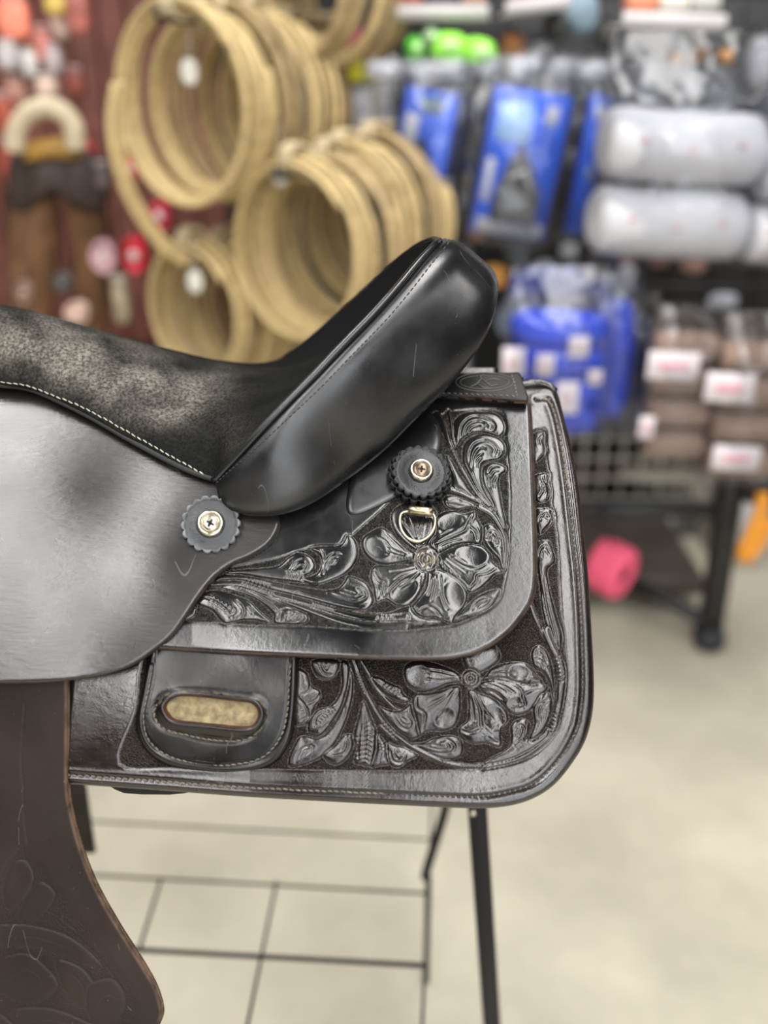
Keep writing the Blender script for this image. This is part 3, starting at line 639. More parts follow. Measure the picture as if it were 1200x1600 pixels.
# --- skirt -------------------------------------------------------------
SK_STITCH = [(838, 624), (850, 623), (858, 626), (868, 652), (878, 700), (887, 760), (896, 840), (903, 900), (908, 980), (910, 1070), (906, 1115), (900, 1140), (880, 1178), (850, 1212), (826, 1228), (800, 1236), (765, 1243), (730, 1245),
             (600, 1240), (392, 1231), (267, 1222), (112, 1211), (0, 1203)]
skirt_out = spline([(500, 640), (700, 618), (790, 606), (838, 602), (852, 600), (864, 603), (872, 616), (882, 655), (893, 700), (904, 762), (912, 830), (919, 900), (924, 980), (928, 1060), (926, 1112), (915, 1156), (893, 1194), (864, 1228),
                    (830, 1249), (790, 1260), (740, 1263), (600, 1257), (400, 1246), (250, 1235), (108, 1225), (0, 1218), (-130, 1212), (-140, 1000), (0, 900), (250, 760)], 8, True)
def off_skirt(U, Vv, d):
    T = tool_skirt(U, Vv, d)
    H = T.H
    # wide groove beside the seam and the raised bead outside it
    sp = spline(SK_STITCH, 8); I = np.where((U > 800) | (Vv > 1180))[0]
    ds, _, _, _ = seg_dist(U[I], Vv[I], sp, False)
    H[I] -= 2.0 * np.exp(-(ds / 3.2)**2); H[I] += .8 * np.exp(-((ds - 7) / 4)**2)
    T.dirt[I] = np.maximum(T.dirt[I], .35 * np.exp(-(ds / 2.5)**2))
    # basket stamp marks on the lower border
    m = (np.abs(Vv - 1218) < 13) & (U > 505) & (U < 578)
    H += np.where(m, .5 * np.sin((np.abs(((U - 505) % 24) - 12) + Vv) * 1.1), 0)
    H += .5 * np.sin(U / 47.0 + 1) * np.sin(Vv / 61.0)
    off = .0035 + H * PX * 1.0 + flare(U, Vv)
    # the rear corner stands a little proud and the edge rolls
    return off, dict(bg=T.bg, dirt=T.dirt)
skirt = panel('skirt', skirt_out, barrel, off_skirt, 1.6, .007, M_SKIRT, saddle, edge_w=10, edge_h=9, back='ngon', edge_col=4)
stitches('stitching', SK_STITCH[:6], barrel, .0046, skirt, M_STITCH, 8.5, 6.5, 1.5, 1.0, .6)
stitches('stitching', SK_STITCH[5:19], barrel, .0044, skirt, M_STITCHD, 8.5, 6.0, 1.5, 1.0, .5, 3, 1.0)
stitches('stitching', SK_STITCH[18:], barrel, .0046, skirt, M_STITCH, 10, 8.0, 1.8, 1.2, .5, 4, 1.0)

# far half of the skirt and the lining, mirrored over the barrel
def arc_sheet(name, x0, x1, a0, a1, r, th, mat, parent, nx=24, na=40, fn=None, side=1):
    mb = MB()
    def ring(rr, flip):
        G = []
        for i in range(na + 1):
            a = math.radians(a0 + (a1 - a0) * i / na); row = []
            for j in range(nx + 1):
                x = x0 + (x1 - x0) * j / nx
                if fn: x = fn(x, i / na)
                row.append((x, side * (rr * math.cos(a) - YC), ZC + rr * math.sin(a)))
            G.append(row)
        return G
    A = ring(r, 0); B = ring(r - th, 1)
    mb.grid(A); mb.grid([row[::-1] for row in B])
    loopA = A[0] + [row[-1] for row in A[1:]] + A[-1][::-1][1:] + [row[0] for row in A[::-1][1:-1]]
    loopB = B[0] + [row[-1] for row in B[1:]] + B[-1][::-1][1:] + [row[0] for row in B[::-1][1:-1]]
    n = len(loopA); mb.add(loopA + loopB, [((i + 1) % n, i, n + i, n + (i + 1) % n) for i in range(n)])
    return mb.build(name, mat, parent)
arc_sheet('skirt', -.34, .125, 68.2, 20, RB + .004, .006, M_SKIRT, saddle)
M_WOOL = plain('dark woollen lining', (.02, .018, .016), .95, bump=1.0, scale=200)
arc_sheet('fleece_lining', -.34, .120, 68.2, 22, RB - .005, .010, M_WOOL, saddle, 24, 30, side=-1)
arc_sheet('fleece_lining', -.34, .120, 68.2, 22, RB - .005, .010, M_WOOL, saddle, 24, 30)
# sagging black felt under the near skirt
mbf = MB(); q, _ = barrel(np.array([235.]), np.array([1236.]), np.array([-.012]))
mbf.pillow(q[0] + np.array([0, .035, -.004]), (.085, .05, .030), None, 3, wob=.03); mbf.build('cinch_pad', plain('black felt', (.012, .012, .012), .95), saddle)

# --- rigging plate with slot --------------------------------------------
plate_out = spline([(240, 990), (228, 1040), (221, 1075), (212, 1120), (214, 1145), (224, 1168), (242, 1186), (268, 1198), (300, 1204), (355, 1210), (395, 1207), (425, 1196), (446, 1174), (459, 1142), (465, 1085), (467, 1030), (470, 985), (350, 960)], 8, True)
slot = spline([(259, 1106), (266, 1094), (282, 1088), (320, 1090), (360, 1095), (392, 1099), (402, 1109), (402, 1122), (392, 1134), (376, 1136), (330, 1131), (285, 1127), (268, 1122)], 8, True)
PL_S1 = [(238, 1040), (231, 1080), (224, 1115), (227, 1145), (240, 1166), (262, 1181), (290, 1190), (330, 1196), (365, 1195), (400, 1188), (424, 1172), (441, 1145), (449, 1110), (452, 1070), (454, 1035)]
PL_S2 = [(250, 1097), (262, 1085), (290, 1081), (330, 1082), (370, 1087), (398, 1092), (413, 1104), (416, 1120), (406, 1140), (392, 1152), (370, 1158), (330, 1156), (290, 1148), (258, 1140), (243, 1125), (241, 1108), (250, 1097)]
def off_plate(U, Vv, d):
    ds, _, _, _ = seg_dist(U, Vv, spline(PL_S1, 8), False); d2, _, _, _ = seg_dist(U, Vv, spline(PL_S2, 8), False); d3, _, _, _ = seg_dist(U, Vv, slot)
    h = 2.2 * np.exp(-((d - 9) / 6)**2) - 2.0 * np.exp(-(ds / 3)**2) - 2.2 * np.exp(-(d2 / 3.2)**2) + 8.0 * np.exp(-(d3 / 11)**2)
    h += .7 * np.sin(U / 23.) * np.sin(Vv / 17. + 1)
    e = np.where(d3 < 3, np.clip(1.2 - d3 / 3, 0, 1), 0)
    return .0095 + h * PX, dict(dirt=.5 * np.exp(-(d2 / 2)**2), edge=e)
plate = panel('rigging_plate', plate_out, barrel, off_plate, 1.5, .0085, M_PLATE, saddle, holes=[slot], edge_w=8, edge_h=8)
stitches('stitching', PL_S1, barrel, .0092, plate, M_STITCH, 9.5, 7.5, 1.5, 1.1, .4, 6)
stitches('stitching', PL_S2, barrel, .0094, plate, M_STITCH, 9.0, 7, 1.4, 1.0, .4, 7)
fl_out = spline([(250, 1100), (262, 1082), (330, 1080), (400, 1090), (415, 1115), (400, 1145), (330, 1142), (262, 1134)], 6, True)
panel('slot_fleece', fl_out, barrel, lambda U, Vv, d: (.0056 + PX * 1.2 * np.sin(U / 9.) * np.sin(Vv / 6. + U / 30) + np.random.RandomState(3).uniform(-.4, .4, U.shape) * PX, {}), 1.6, .002, M_FLEECE, saddle, edge_w=3)

# --- rear jockey (carved) -------------------------------------------------
jock_out = spline([(560, 640), (640, 618), (720, 622), (790, 627), (826, 628), (831, 642), (834, 700), (837, 780), (840, 860), (839, 910), (833, 938), (819, 962), (797, 988), (768, 1010), (735, 1024), (690, 1031), (600, 1031), (480, 1027), (350, 1022), (235, 1014),
                   (150, 1010), (150, 960), (330, 860), (440, 760)], 8, True)
def off_jockey(U, Vv, d):
    T = tool_jockey(U, Vv, d)
    H = T.H
    # tab of smooth leather under the rear rosette
    T.U, T.V = U, Vv
    # border flat, lifted lip toward the lower edge
    lift = np.clip((Vv - 880) / 150., 0, 1)**1.3 * (.006 + .016 * np.clip((U - 300) / 260., 0, 1)) + np.clip((U - 760) / 80, 0, 1) * .0008
    H = H + .35 * np.sin(U / 38. + 2) * np.sin(Vv / 29.)
    return .0125 + lift + H * PX * 1.0, dict(bg=T.bg, dirt=T.dirt)
jockey = panel('rear_jockey', jock_out, barrel, off_jockey, 1.35, .0045, M_JOCKEY, saddle, edge_w=9, edge_h=11, back='ngon', edge_col=7)
arc_sheet('rear_jockey', -.03, .105, 66, 35, RB + .014, .0045, M_JOCKEY, saddle)
arc_sheet('seat_jockey', -.36, -.09, 52, 30, RB + .026, .005, M_SEATJ, saddle)
tab_out = spline([(560, 690), (600, 655), (640, 640), (668, 642), (684, 654), (690, 676), (690, 700), (672, 740), (600, 790), (540, 800)], 8, True)
panel('rosette_tab', tab_out, barrel, lambda U, Vv, d: (.0150 + .001 * np.clip(d / 12, 0, 1), {}), 2.5, .0035, M_CANTLE, saddle, edge_w=8)

# --- leather label strap on top of the back ---------------------------------
strap_out = spline([(640, 592), (720, 584), (800, 582), (812, 583), (818, 600), (826, 622), (822, 627), (740, 621), (660, 616), (600, 620), (560, 610)], 6, True)
strap = panel('back_strap', strap_out, barrel, lambda U, Vv, d: (.0225 + 0 * U, {}), 2.0, .0035, M_STRAP, saddle, edge_w=3)
stitches('stitching', [(690, 613), (740, 616), (808, 619)], barrel, .0228, strap, M_STITCH, 9, 5, 1.1, .8, .2, 9)
stitches('stitching', [(808, 619), (804, 600), (799, 585)], barrel, .0228, strap, M_STITCH, 5, 4, 1.3, .8, .2, 10)
# pressed oval emblem: two rings and a small figure
mbe = MB()
for rx, ry in ((45, 14.5), (38, 10.5)):
    u = 757 + rx * np.cos(np.linspace(0, 6.283, 49)[:-1]); v = 597 + ry * np.sin(np.linspace(0, 6.283, 49)[:-1]) * 1.0
    Q, _ = barrel(u, v, .0226 + 0 * u); mbe.tube(Q, .0005 if rx > 40 else .0004, 6, True)
for path in ([(735, 604), (745, 600), (752, 592), (758, 596), (766, 603), (778, 601)], [(752, 592), (750, 587), (756, 586)], [(745, 600), (756, 606), (768, 606)], [(758, 596), (770, 592), (780, 594)]):
    P = np.array(path, float); Q, _ = barrel(P[:, 0], P[:, 1], .0226 + 0 * P[:, 0]); mbe.tube(Q, .0007, 6)
mbe.build('oval_emblem', plain('grey pressed emblem', (.085, .08, .072), .6), strap)

# --- roll at the top rear corner of the skirt --------------------------------
u = np.array([800, 815, 830, 845, 858, 868.]); v = np.array([609, 602, 599, 600, 604, 611.])
Q, _ = barrel(u, v, .004 + 0 * u); mbr = MB(); mbr.tube(Q, [.003, .004, .0045, .0045, .004, .003], 10); mbr.build('skirt_roll', M_SKIRT, saddle)

# --- seat jockey (large smooth panel at left) ----------------------------------
seatj_out = spline([(-170, 570), (0, 595), (60, 607), (130, 638), (200, 680), (260, 712), (330, 742), (372, 770), (420, 790), (437, 812), (433, 832), (420, 850), (395, 867), (362, 882), (335, 903), (312, 932), (292, 962), (270, 992), (240, 1017), (205, 1040), (165, 1054), (110, 1063), (50, 1067), (-40, 1068), (-170, 1066)], 8, True)
def off_seatj(U, Vv, d):
    base = .021 + .010 * np.clip((Vv - 780) / 290., 0, 1)**1.3 / (1 + np.exp((U - 215) / 38.))
    base = base - .0040 * np.exp(-(((U - 205) / 85.)**2 + ((Vv - 765) / 75.)**2))
    base = base + .004 * np.exp(-(((U - 250) / 80.)**2 + ((Vv - 880) / 110.)**2))
    rib = .12 * np.sin(Vv * 1.25 + 3 * np.sin(U / 35.)) * np.exp(-((Vv - 930) / 75.)**2)
    return base + rib * PX, {}
panel('seat_jockey', seatj_out, barrel, off_seatj, 2.2, .0055, M_SEATJ, saddle, edge_w=6, edge_h=6, edge_col=4)

# --- fender ----------------------------------------------------------------------
Pf, nf = barrel(np.array([60.]), np.array([1195.]), np.array([.0075]))
fa = math.radians(21); fender_surf = plane_surf(Pf[0], (-.04, -math.cos(fa), math.sin(fa)))
fender_out = spline([(-170, 1010), (0, 1012), (60, 1012), (103, 1014), (106, 1070), (106, 1150), (106, 1225), (112, 1268), (127, 1325), (150, 1384), (185, 1447), (222, 1505), (244, 1545), (254, 1580), (250, 1600), (235, 1625), (190, 1660), (80, 1690), (-170, 1700)], 8, True)
def off_fender(U, Vv, d):
    T = Tool(U, Vv, 2.0)
    T.field([(-170, 1420), (-20, 1400), (10, 1350), (36, 1322), (45, 1338), (60, 1350), (78, 1370), (98, 1400), (120, 1428), (142, 1455), (182, 1509), (206, 1544), (215, 1568), (208, 1595), (180, 1630), (80, 1660), (-170, 1670)])
    T.bg *= .35; T.zoom(0, 0, 1)
    for s in ([(20, 1350), (40, 1345), (52, 1370), (40, 1400), (15, 1420), (5, 1390)], [(60, 1380), (85, 1395), (75, 1420), (50, 1440), (30, 1430)], [(-20, 1450), (40, 1445), (110, 1465), (160, 1510), (120, 1500), (60, 1480), (0, 1475)],
              [(0, 1500), (40, 1490), (70, 1510), (90, 1540), (60, 1565), (20, 1560), (-20, 1530)], [(90, 1500), (130, 1515), (150, 1550), (140, 1575), (110, 1560), (95, 1530)], [(140, 1540), (175, 1530), (195, 1560), (185, 1590), (150, 1600), (135, 1570)],
              [(20, 1580), (70, 1575), (120, 1590), (170, 1620), (100, 1625), (40, 1610)], [(-60, 1580), (0, 1585), (30, 1625), (-20, 1650), (-60, 1630)]):
        T.shape(s, 2.2, 5, 1.2)
    for c in ([(10, 1400), (30, 1370), (45, 1360)], [(0, 1462), (60, 1465), (120, 1485)], [(10, 1540), (40, 1515), (65, 1530), (60, 1550)], [(110, 1520), (130, 1540), (130, 1560)], [(150, 1585), (165, 1555), (185, 1560)], [(40, 1595), (90, 1595), (140, 1612)], [(90, 1440), (150, 1490), (195, 1550)], [(60, 1420), (90, 1430), (120, 1455)]):
        T.cut(c, 1.4, 1.2, .4)
    # crease
    ds, _, _, _ = seg_dist(U, Vv, np.array([(38, 1100), (32, 1190), (36, 1230), (38, 1290), (44, 1325)]), False)
    H = T.H * .55 - .5 * np.exp(-(ds / 1.2)**2)
    return H * PX + .0012 * np.sin(U / 70.) , dict(bg=T.bg, dirt=.6 * T.dirt + .5 * np.exp(-(ds / 1.1)**2))
panel('fender', fender_out, fender_surf, off_fender, 1.8, .0055, M_FENDER, saddle, edge_w=5, edge_h=7, edge_col=7)
# far side fender seen below the skirt
pa = at(60, 1180, .10); pb = at(150, 1332, .10)
mb = MB(); mb.box(((pa[0] + pb[0]) / 2 - .03, .10, (pa[2] + pb[2]) / 2 + .05), (abs(pb[0] - pa[0]) + .06, .006, abs(pa[2] - pb[2]) + .1), bev=.002)
mb.build('fender', M_FENDER, saddle)

# --- seat -------------------------------------------------------------------------
def bpt(u, v, off): P, _ = barrel(np.array([float(u)]), np.array([float(v)]), np.array([off])); return P[0]
# near edge of the suede (on the seat jockey) and then the cantle rim
edge_px = [(-170, 572, .034), (-60, 585, .033), (0, 600, .032), (60, 612, .031), (130, 644, .0305), (200, 684, .029), (260, 717, .027), (310, 740, .026), (336, 750, .026)]
E = [bpt(*e) for e in edge_px]
rimpts = [(358, 724, -.122), (398, 678, -.108), (438, 634, -.089), (478, 592, -.078), (522, 549, -.071), (574, 496, -.064), (614, 452, -.054), (646, 414, -.036), (668, 391, -.016), (678, 382, 0.0)]
R_ = [at(u, v, y) for u, v, y in rimpts]
near_y = [-.144, -.143, -.139, -.131, -.120, -.103, -.083, -.054, -.024, 0.0]
R_near = [at(u, v, y) for (u, v, _), y in zip(rimpts, near_y)]
cen_px = [(-170, 415), (-60, 440), (0, 462), (60, 476), (130, 500), (200, 524), (260, 543), (310, 557), (345, 563), (385, 569), (420, 572), (455, 570), (492, 560), (530, 538), (565, 510), (600, 478), (630, 446), (660, 412), (672, 394), (680, 383)]
edge = np.array(E + R_); edge_n = spline(np.array(E + R_near), 7)
cen = np.array([at(u, v, 0.03) * np.array([1, 0, 1]) for u, v in cen_px])[:len(edge)]
edge = spline(edge, 7); cen = spline(cen, 7)
NT = len(edge); G = []; K = 48
tt = np.linspace(-1, 1, 2 * K + 1)
for i in range(NT - 1):
    e, c = edge[i], cen[i]; row = []
    f = i / NT
    for s in tt:
        if s < 0: e = edge_n[i]
        else: e = edge[i]
        a = abs(s); k = a ** (2.3 if f < .5 else 2.3 + (f - .5) * 1.2)
        x = c[0] + (e[0] - c[0]) * a**2.2; z = c[2] + (e[2] - c[2]) * k
        y = e[1] * a * (1 if s < 0 else -1)
        row.append((x, y, z))
    G.append(row)
G.append([tuple(cen[-1] + (np.array([0, edge[-1][1] * -s, 0]))) for s in tt])
mb = MB(); mb.grid([r[::-1] for r in G]); me = mb.mesh('seat')
co = np.array(mb.v); rel = co - CAM; dep = rel @ FWD; uu = 600 + FPX * (rel @ RGT) / dep; vv = 800 - FPX * (rel @ UPV) / dep
near = co[:, 1] < .03
def blob(cx, cy, rx, ry, a=0):
    c, s = math.cos(math.radians(a)), math.sin(math.radians(a)); x = uu - cx; y = vv - cy
    return np.exp(-((x * c + y * s) / rx)**2 - ((-x * s + y * c) / ry)**2)
wear = .62 * blob(60, 560, 130, 34, 14) + 1.0 * blob(210, 600, 130, 42, 22) + .9 * blob(310, 625, 70, 30, -20) + .35 * blob(120, 520, 120, 20, 18) + .35 * blob(0, 520, 60, 30, 10)
dark = 1 / (1 + np.exp(-((uu - 300) * .55 + (vv - 640) * .83) / 9))
wear = np.clip(wear * (1 - .9 * dark) + .03 + .10 * blob(380, 690, 50, 40), 0, 1) * np.where(near, 1, .25)
a = me.attributes.new('wear', 'FLOAT', 'POINT'); a.data.foreach_set('value', wear.astype(np.float32))
seat = link('seat', me, M_SUEDE, saddle)
sm = seat.modifiers.new('thickness', 'SOLIDIFY'); sm.thickness = .004; sm.offset = -1
# stitched double edge of the suede, laid on top
def on_px(path, off): return [bpt(u, v, off) for u, v in path]
SE = [(-100, 588), (0, 605), (30, 608), (60, 616), (130, 649), (200, 689), (260, 722), (300, 741), (332, 752)]
mb = MB(); P = spline(np.array([bpt(u, v - 3, .0295 - .004 * i / 8) for i, (u, v) in enumerate(SE)]), 8); mb.tube(P, .0022, 8); mb.build('seat_binding', plain('black suede edge', (.02, .02, .018), .8), saddle)
SS = [(-60, 590), (0, 598), (40, 603), (80, 618), (130, 638), (200, 676), (260, 710), (320, 743)]
def seat_surf_offsets(u, v, off): return barrel(u, v, off)
stitches('stitching', [(a_, b_ - 1) for a_, b_ in SS], barrel, .0335, seat, M_STITCHL, 10, 8, 1.2, 1.0, .5, 12)

# --- cantle -------------------------------------------------------------------------
Ipx = [(338, 752, -.143), (372, 716, -.147), (412, 672, -.146), (450, 632, -.140), (492, 590, -.131), (538, 542, -.118), (586, 493, -.101), (628, 446, -.078), (660, 408, -.048), (682, 385, -.020), (690, 377, 0.0)]
Ifar = [-.134, -.121, -.106, -.090, -.080, -.072, -.065, -.053, -.034, -.015, 0.0]
Opx = [(346, 786, .026), (362, 798, .028), (392, 806, .030), (440, 804, .030), (492, 784, .029)]
Oy = [(560, 737, -.121), (605, 700, -.110), (650, 655, -.098), (705, 600, -.082), (748, 544, -.067), (771, 497, -.042), (779, 452, 0.0)]
I3 = spline(np.array([at(*q) for q in Ipx]), 6)
O3 = spline(np.array([bpt(*q) for q in Opx] + [at(*q) for q in Oy]), 6)
n_ = 61; I3 = resample(np.c_[I3[:, [0, 2]], I3[:, 1]], 1e-4); O3 = resample(np.c_[O3[:, [0, 2]], O3[:, 1]], 1e-4)
def pick(A, n): k = np.linspace(0, len(A) - 1, n).astype(int); B = A[k]; return np.stack([B[:, 0], B[:, 2], B[:, 1]], 1)
I3 = pick(I3, n_); O3 = pick(O3, n_)
mir = np.array([1, -1, 1])
J3 = spline(np.array([at(a_, b_, y_) for (a_, b_, _), y_ in zip(Ipx, Ifar)]), 6); J3 = pick(resample(np.c_[J3[:, [0, 2]], J3[:, 1]], 1e-4), n_)
full = lambda A, B: np.vstack([A, (B[:-1] * mir)[::-1]])
FI, FO = full(I3, J3), full(O3, O3 * np.array([1, .92, 1]))
dI = np.gradient(FI, axis=0); G = []
S = np.r_[np.linspace(0, 1, 22), 1.06, 1.12, 1.2]
for i in range(len(FI)):
    a_, b_ = FI[i], FO[i]; w_ = b_ - a_; L_ = np.linalg.norm(w_)
    t_ = dI[i] / (np.linalg.norm(dI[i]) + 1e-9); nrm = np.cross(w_, t_); nrm /= np.linalg.norm(nrm) + 1e-9
    out = np.array([0.6 , -np.sign(a_[1]) * -1.0 if False else (np.sign(a_[1]) * 1.0 if abs(a_[1]) > .01 else 0), .1])
    if nrm @ (np.array([.45, a_[1] * 8, .35])) < 0: nrm = -nrm
    f = 1 - abs(i - (n_ - 1)) / (n_ - 1.0)          # 0 at the ends, 1 at the centre
    inward = -w_ * .0 + np.array([-.02, -a_[1] * .22, -.006])
    row = []
    for s in S:
        if s <= 1:
            bul = (.0065 + .0035 * f * f) * (1 - abs(2 * s - 1)**(5 - 1.0 * f)) + .001 * min(1, s / .05) * (1 - s)
            row.append(a_ + w_ * s + nrm * bul * min(1, L_ / .05))
        else:
            k = (s - 1) / .2
            row.append(b_ + (inward - nrm * .010) * k * min(1, L_ / .04))
    G.append(row)
mb = MB(); mb.grid(G); mb.build('cantle', M_CANTLE, saddle).modifiers.new('thickness', 'SOLIDIFY').thickness = .003
CG = np.array(G)
# dark fillet filling the cantle underneath, down to the jockeys
mb = MB(); rows = []
for i in range(len(FI)):
    b_ = CG[i][-1]; c_ = b_.copy(); c_[1] *= .72; c_[0] -= .03
    yy = -abs(c_[1]) - YC; rr = math.hypot(yy, c_[2] - ZC); k = (RB + .008) / rr; c_[2] = ZC + (c_[2] - ZC) * k; c_[1] = math.copysign(max(0, -(yy * k + YC)), c_[1])
    rows.append([b_, b_ * .5 + c_ * .5 + np.array([0, 0, -.002]), c_])
mb.grid(rows); mb.build('cantle_base', M_CANTLE, saddle).modifiers.new('thickness', 'SOLIDIFY').thickness = .003
# bead between cantle leather and suede, and the seam
mb = MB(); bead = np.array([g[0] for g in G]); off_in = np.array([-.0022, 0, .0004])
mb.tube(bead + off_in, .0030, 10); mb.build('cantle_binding', M_CANTLE, saddle)
mb = MB(); rnd = random.Random(5)
seam = CG[:, 2] * .75 + CG[:, 1] * .25; sm_ = resample(np.c_[seam[:, [0, 2]] * 1000, seam[:, 1] * 1000], 4.0) / 1000
sm_ = np.stack([sm_[:, 0], sm_[:, 2], sm_[:, 1]], 1)
for i in range(len(sm_) - 1):
    a_, b_ = sm_[i], sm_[i + 1]; up = np.array([0, -.3 if a_[1] < 0 else .3, .9]) * .0006
    mb.tube([a_ + (b_ - a_) * .1 + up * .2, a_ + (b_ - a_) * .45 + up, a_ + (b_ - a_) * .8 + up * .3], [.0003, .0006, .0003], 6)
o = mb.build('stitching', M_STITCHD, saddle); o['kind'] = 'stuff'

# --- rosettes, screws, ring -----------------------------------------------------------
def rosette(c, nrm, r, scal, th, parent, name='rosette', mat=M_ROS_LIT, up=None, depth=.11):
    n = V(nrm).normalized(); a = n.cross(Vector((0, 0, 1))).normalized(); b = a.cross(n).normalized()
    mb = MB(); NS = scal * 12; G = []
    prof = [(.02, 1.0), (.45, 1.0), (.60, .93), (.74, .78), (.84, .82), (.92, .98), (.965, .92), (.99, .66), (1.0, .3), (1.0, 0), (.5, 0)]
    for q, h in prof:
        row = []
        for k in range(NS):
            t = 2 * math.pi * k / NS; w = abs(math.cos(t * scal / 2)) ** .6
            rr = r * q * (1 - depth * 1.7 * (1 - w) * q**16)
            hh = th * (h + (.25 * (w - .55) if .85 < q < .97 else 0))
            row.append(V(c) + (a * math.cos(t) + b * math.sin(t)) * rr + n * hh)
        G.append(row)
    mb.grid(G, True); mb.f.append(tuple(range(NS - 1, -1, -1)))
    me = mb.mesh(name)
    at2 = me.attributes.new('edge', 'FLOAT', 'POINT')
    vals = []
    for q, h in prof: vals += [1.0 if .9 < q and h > .5 else 0.0] * NS
    at2.data.foreach_set('value', np.array(vals, np.float32)); return link(name, me, mat, parent)
def screw(c, nrm, r, parent, roll=0.3, mat=M_NICKEL, headm=M_NICKEL, head_r=.60):
    n = V(nrm).normalized(); mb = MB(); h = r * .42
    mb.lathe(c, n, [(r * 1.05, 0), (r * 1.06, h * .3), (r, h * .6), (r * .95, h), (r * .86, h * 1.14), (r * .76, h * 1.1), (r * .70, h * .85), (r * .68, h * .7)], 40)
    cup = mb.build('screw_cup', mat, parent)
    mb = MB(); mb.lathe(V(c) + n * h * .5, n, [(r * head_r, 0), (r * head_r, h * .28), (r * head_r * .85, h * .42), (r * head_r * .5, h * .52), (r * .02, h * .56)], 36)
    hd = mb.build('screw_head', headm, parent)
    a = n.cross(Vector((0, 0, 1))).normalized(); b = a.cross(n).normalized()
    mb = MB()
    for k in range(2):
        t = roll + k * math.pi / 2; d = a * math.cos(t) + b * math.sin(t); e = n.cross(d); R3 = Matrix((d, e, n)).transposed()
        mb.box(V(c) + n * h * 1.02, (r * .62, r * .17, h * .14), R3, bev=r * .03)
    mb.box(V(c) + n * h * 1.02, (r * .26, r * .26, h * .14), R3, bev=r * .05)
    mb.build('cross_recess', M_SLOT, hd)
def facing(u, v, off, toward=.0):
    P, n = barrel(np.array([float(u)]), np.array([float(v)]), np.array([off])); c = CAM - P[0]; c /= np.linalg.norm(c)
    m = n[0] * (1 - toward) + c * toward; return P[0], m / np.linalg.norm(m)
P, n = facing(330, 821, .0225, .55)
rosette(P, n, .0236, 18, .0068, saddle)
screw(P + n * .0062, n, .0106, saddle, .55)
P, n = facing(655, 745, .017, .22); n = n + np.array([.10, 0, 0]); n /= np.linalg.norm(n)
rosette(P, n, .0262, 20, .006, saddle, mat=M_ROS2)
rosette(P + n * .0065, n, .0240, 20, .0048, saddle, mat=M_ROS2)
screw(P + n * .0112, n, .0095, saddle, .2, M_NICKEL, plain('brown tarnished screw', (.16, .12, .09), .3, 1.0), .66)
# D ring hanging from a folded metal keeper
ringpx = [(640, 799), (631, 800), (626, 806), (625, 816), (627, 827), (633, 837), (642, 844), (652, 846), (662, 843), (672, 836), (678, 826), (680, 815), (678, 806), (672, 803)]
u = np.array([a_ for a_, b_ in ringpx], float); v = np.array([b_ for a_, b_ in ringpx], float)
Q, _ = barrel(u, v, .0185 + 0 * u); mb = MB(); mb.tube(spline(Q, 6), .00135, 10); ring = mb.build('d_ring', M_BRASSY, saddle)
a_, b_ = bpt(638.5, 796.5, .0232), bpt(677, 800.5, .0232)
mb = MB(); mb.tube([a_, a_ * .66 + b_ * .34, a_ * .34 + b_ * .66, b_], .0037, 14); mb.build('ring_keeper', M_BRASSY, saddle)
# horn-side: swell and front of the saddle lie outside the frame
# ------------------------------------------------------------------ floor and back wall
def floor_mat():
    m, nt, b = mat_new('polished concrete'); N, L = nt.nodes.new, nt.links.new
    tc = N('ShaderNodeTexCoord'); n = N('ShaderNodeTexNoise'); n.inputs['Scale'].default_value = 3.2; n.inputs['Detail'].default_value = 7; n.inputs['Roughness'].default_value = .6; L(tc.outputs['Object'], n.inputs['Vector'])
    cr = N('ShaderNodeValToRGB'); cr.color_ramp.elements[0].position = .32; cr.color_ramp.elements[1].position = .7
    cr.color_ramp.elements[0].color = (.41, .375, .29, 1); cr.color_ramp.elements[1].color = (.60, .555, .44, 1)
    L(n.outputs['Fac'], cr.inputs['Fac']); L(cr.outputs['Color'], b.inputs['Base Color']); b.inputs['Roughness'].default_value = .38
    return m
mb = MB(); mb.add([(-6, -6, 0), (6, -6, 0), (6, 4.5, 0), (-6, 4.5, 0)], [(0, 1, 2, 3)]); f = mb.build('floor', floor_mat(), None, False); f['kind'] = 'structure'
# ------------------------------------------------------------------ back wall of the shop
WY = 2.25
def pxbox(mb, u0, v0, u1, v1, Y, dep, bev=.004, lift=0):
    """upright box whose front face spans these pixels at distance Y"""
    a = at(u0, v0, Y); b = at(u1, v1, Y); c = at((u0 + u1) / 2, (v0 + v1) / 2, Y)
    w = abs(at(u1, (v0 + v1) / 2, Y)[0] - at(u0, (v0 + v1) / 2, Y)[0]); h = abs(a[2] - b[2])
    mb.box((c[0], Y + dep / 2, (a[2] + b[2]) / 2), (w, dep, h), bev=bev); return (c[0], Y + dep / 2, (a[2] + b[2]) / 2), (w, dep, h)
M_PLANK = plain('red brown stained board', (.15, .048, .034), .55, var=.35, scale=9)
M_WALL = plain('dark wall', (.010, .009, .009), .8, var=.3, scale=5)
mb = MB(); mb.box((0, WY + .06, 1.0), (7.0, .08, 2.4)); w = mb.build('wall_back', M_WALL, None, False); w['kind'] = 'structure'
board = None
for i in range(16):
    x = -1.75 + i * .083
    if board is None:
        mb = MB(); mb.box((0, 0, 0), (.076, .022, 1.98), bev=.004); bm_ = mb.mesh('board'); bm_.materials.append(M_PLANK); board = True
    o = bpy.data.objects.new('board', bm_); COL.objects.link(o); o.location = (x, WY + .008 + .003 * (i % 3), 1.09); o.parent = w

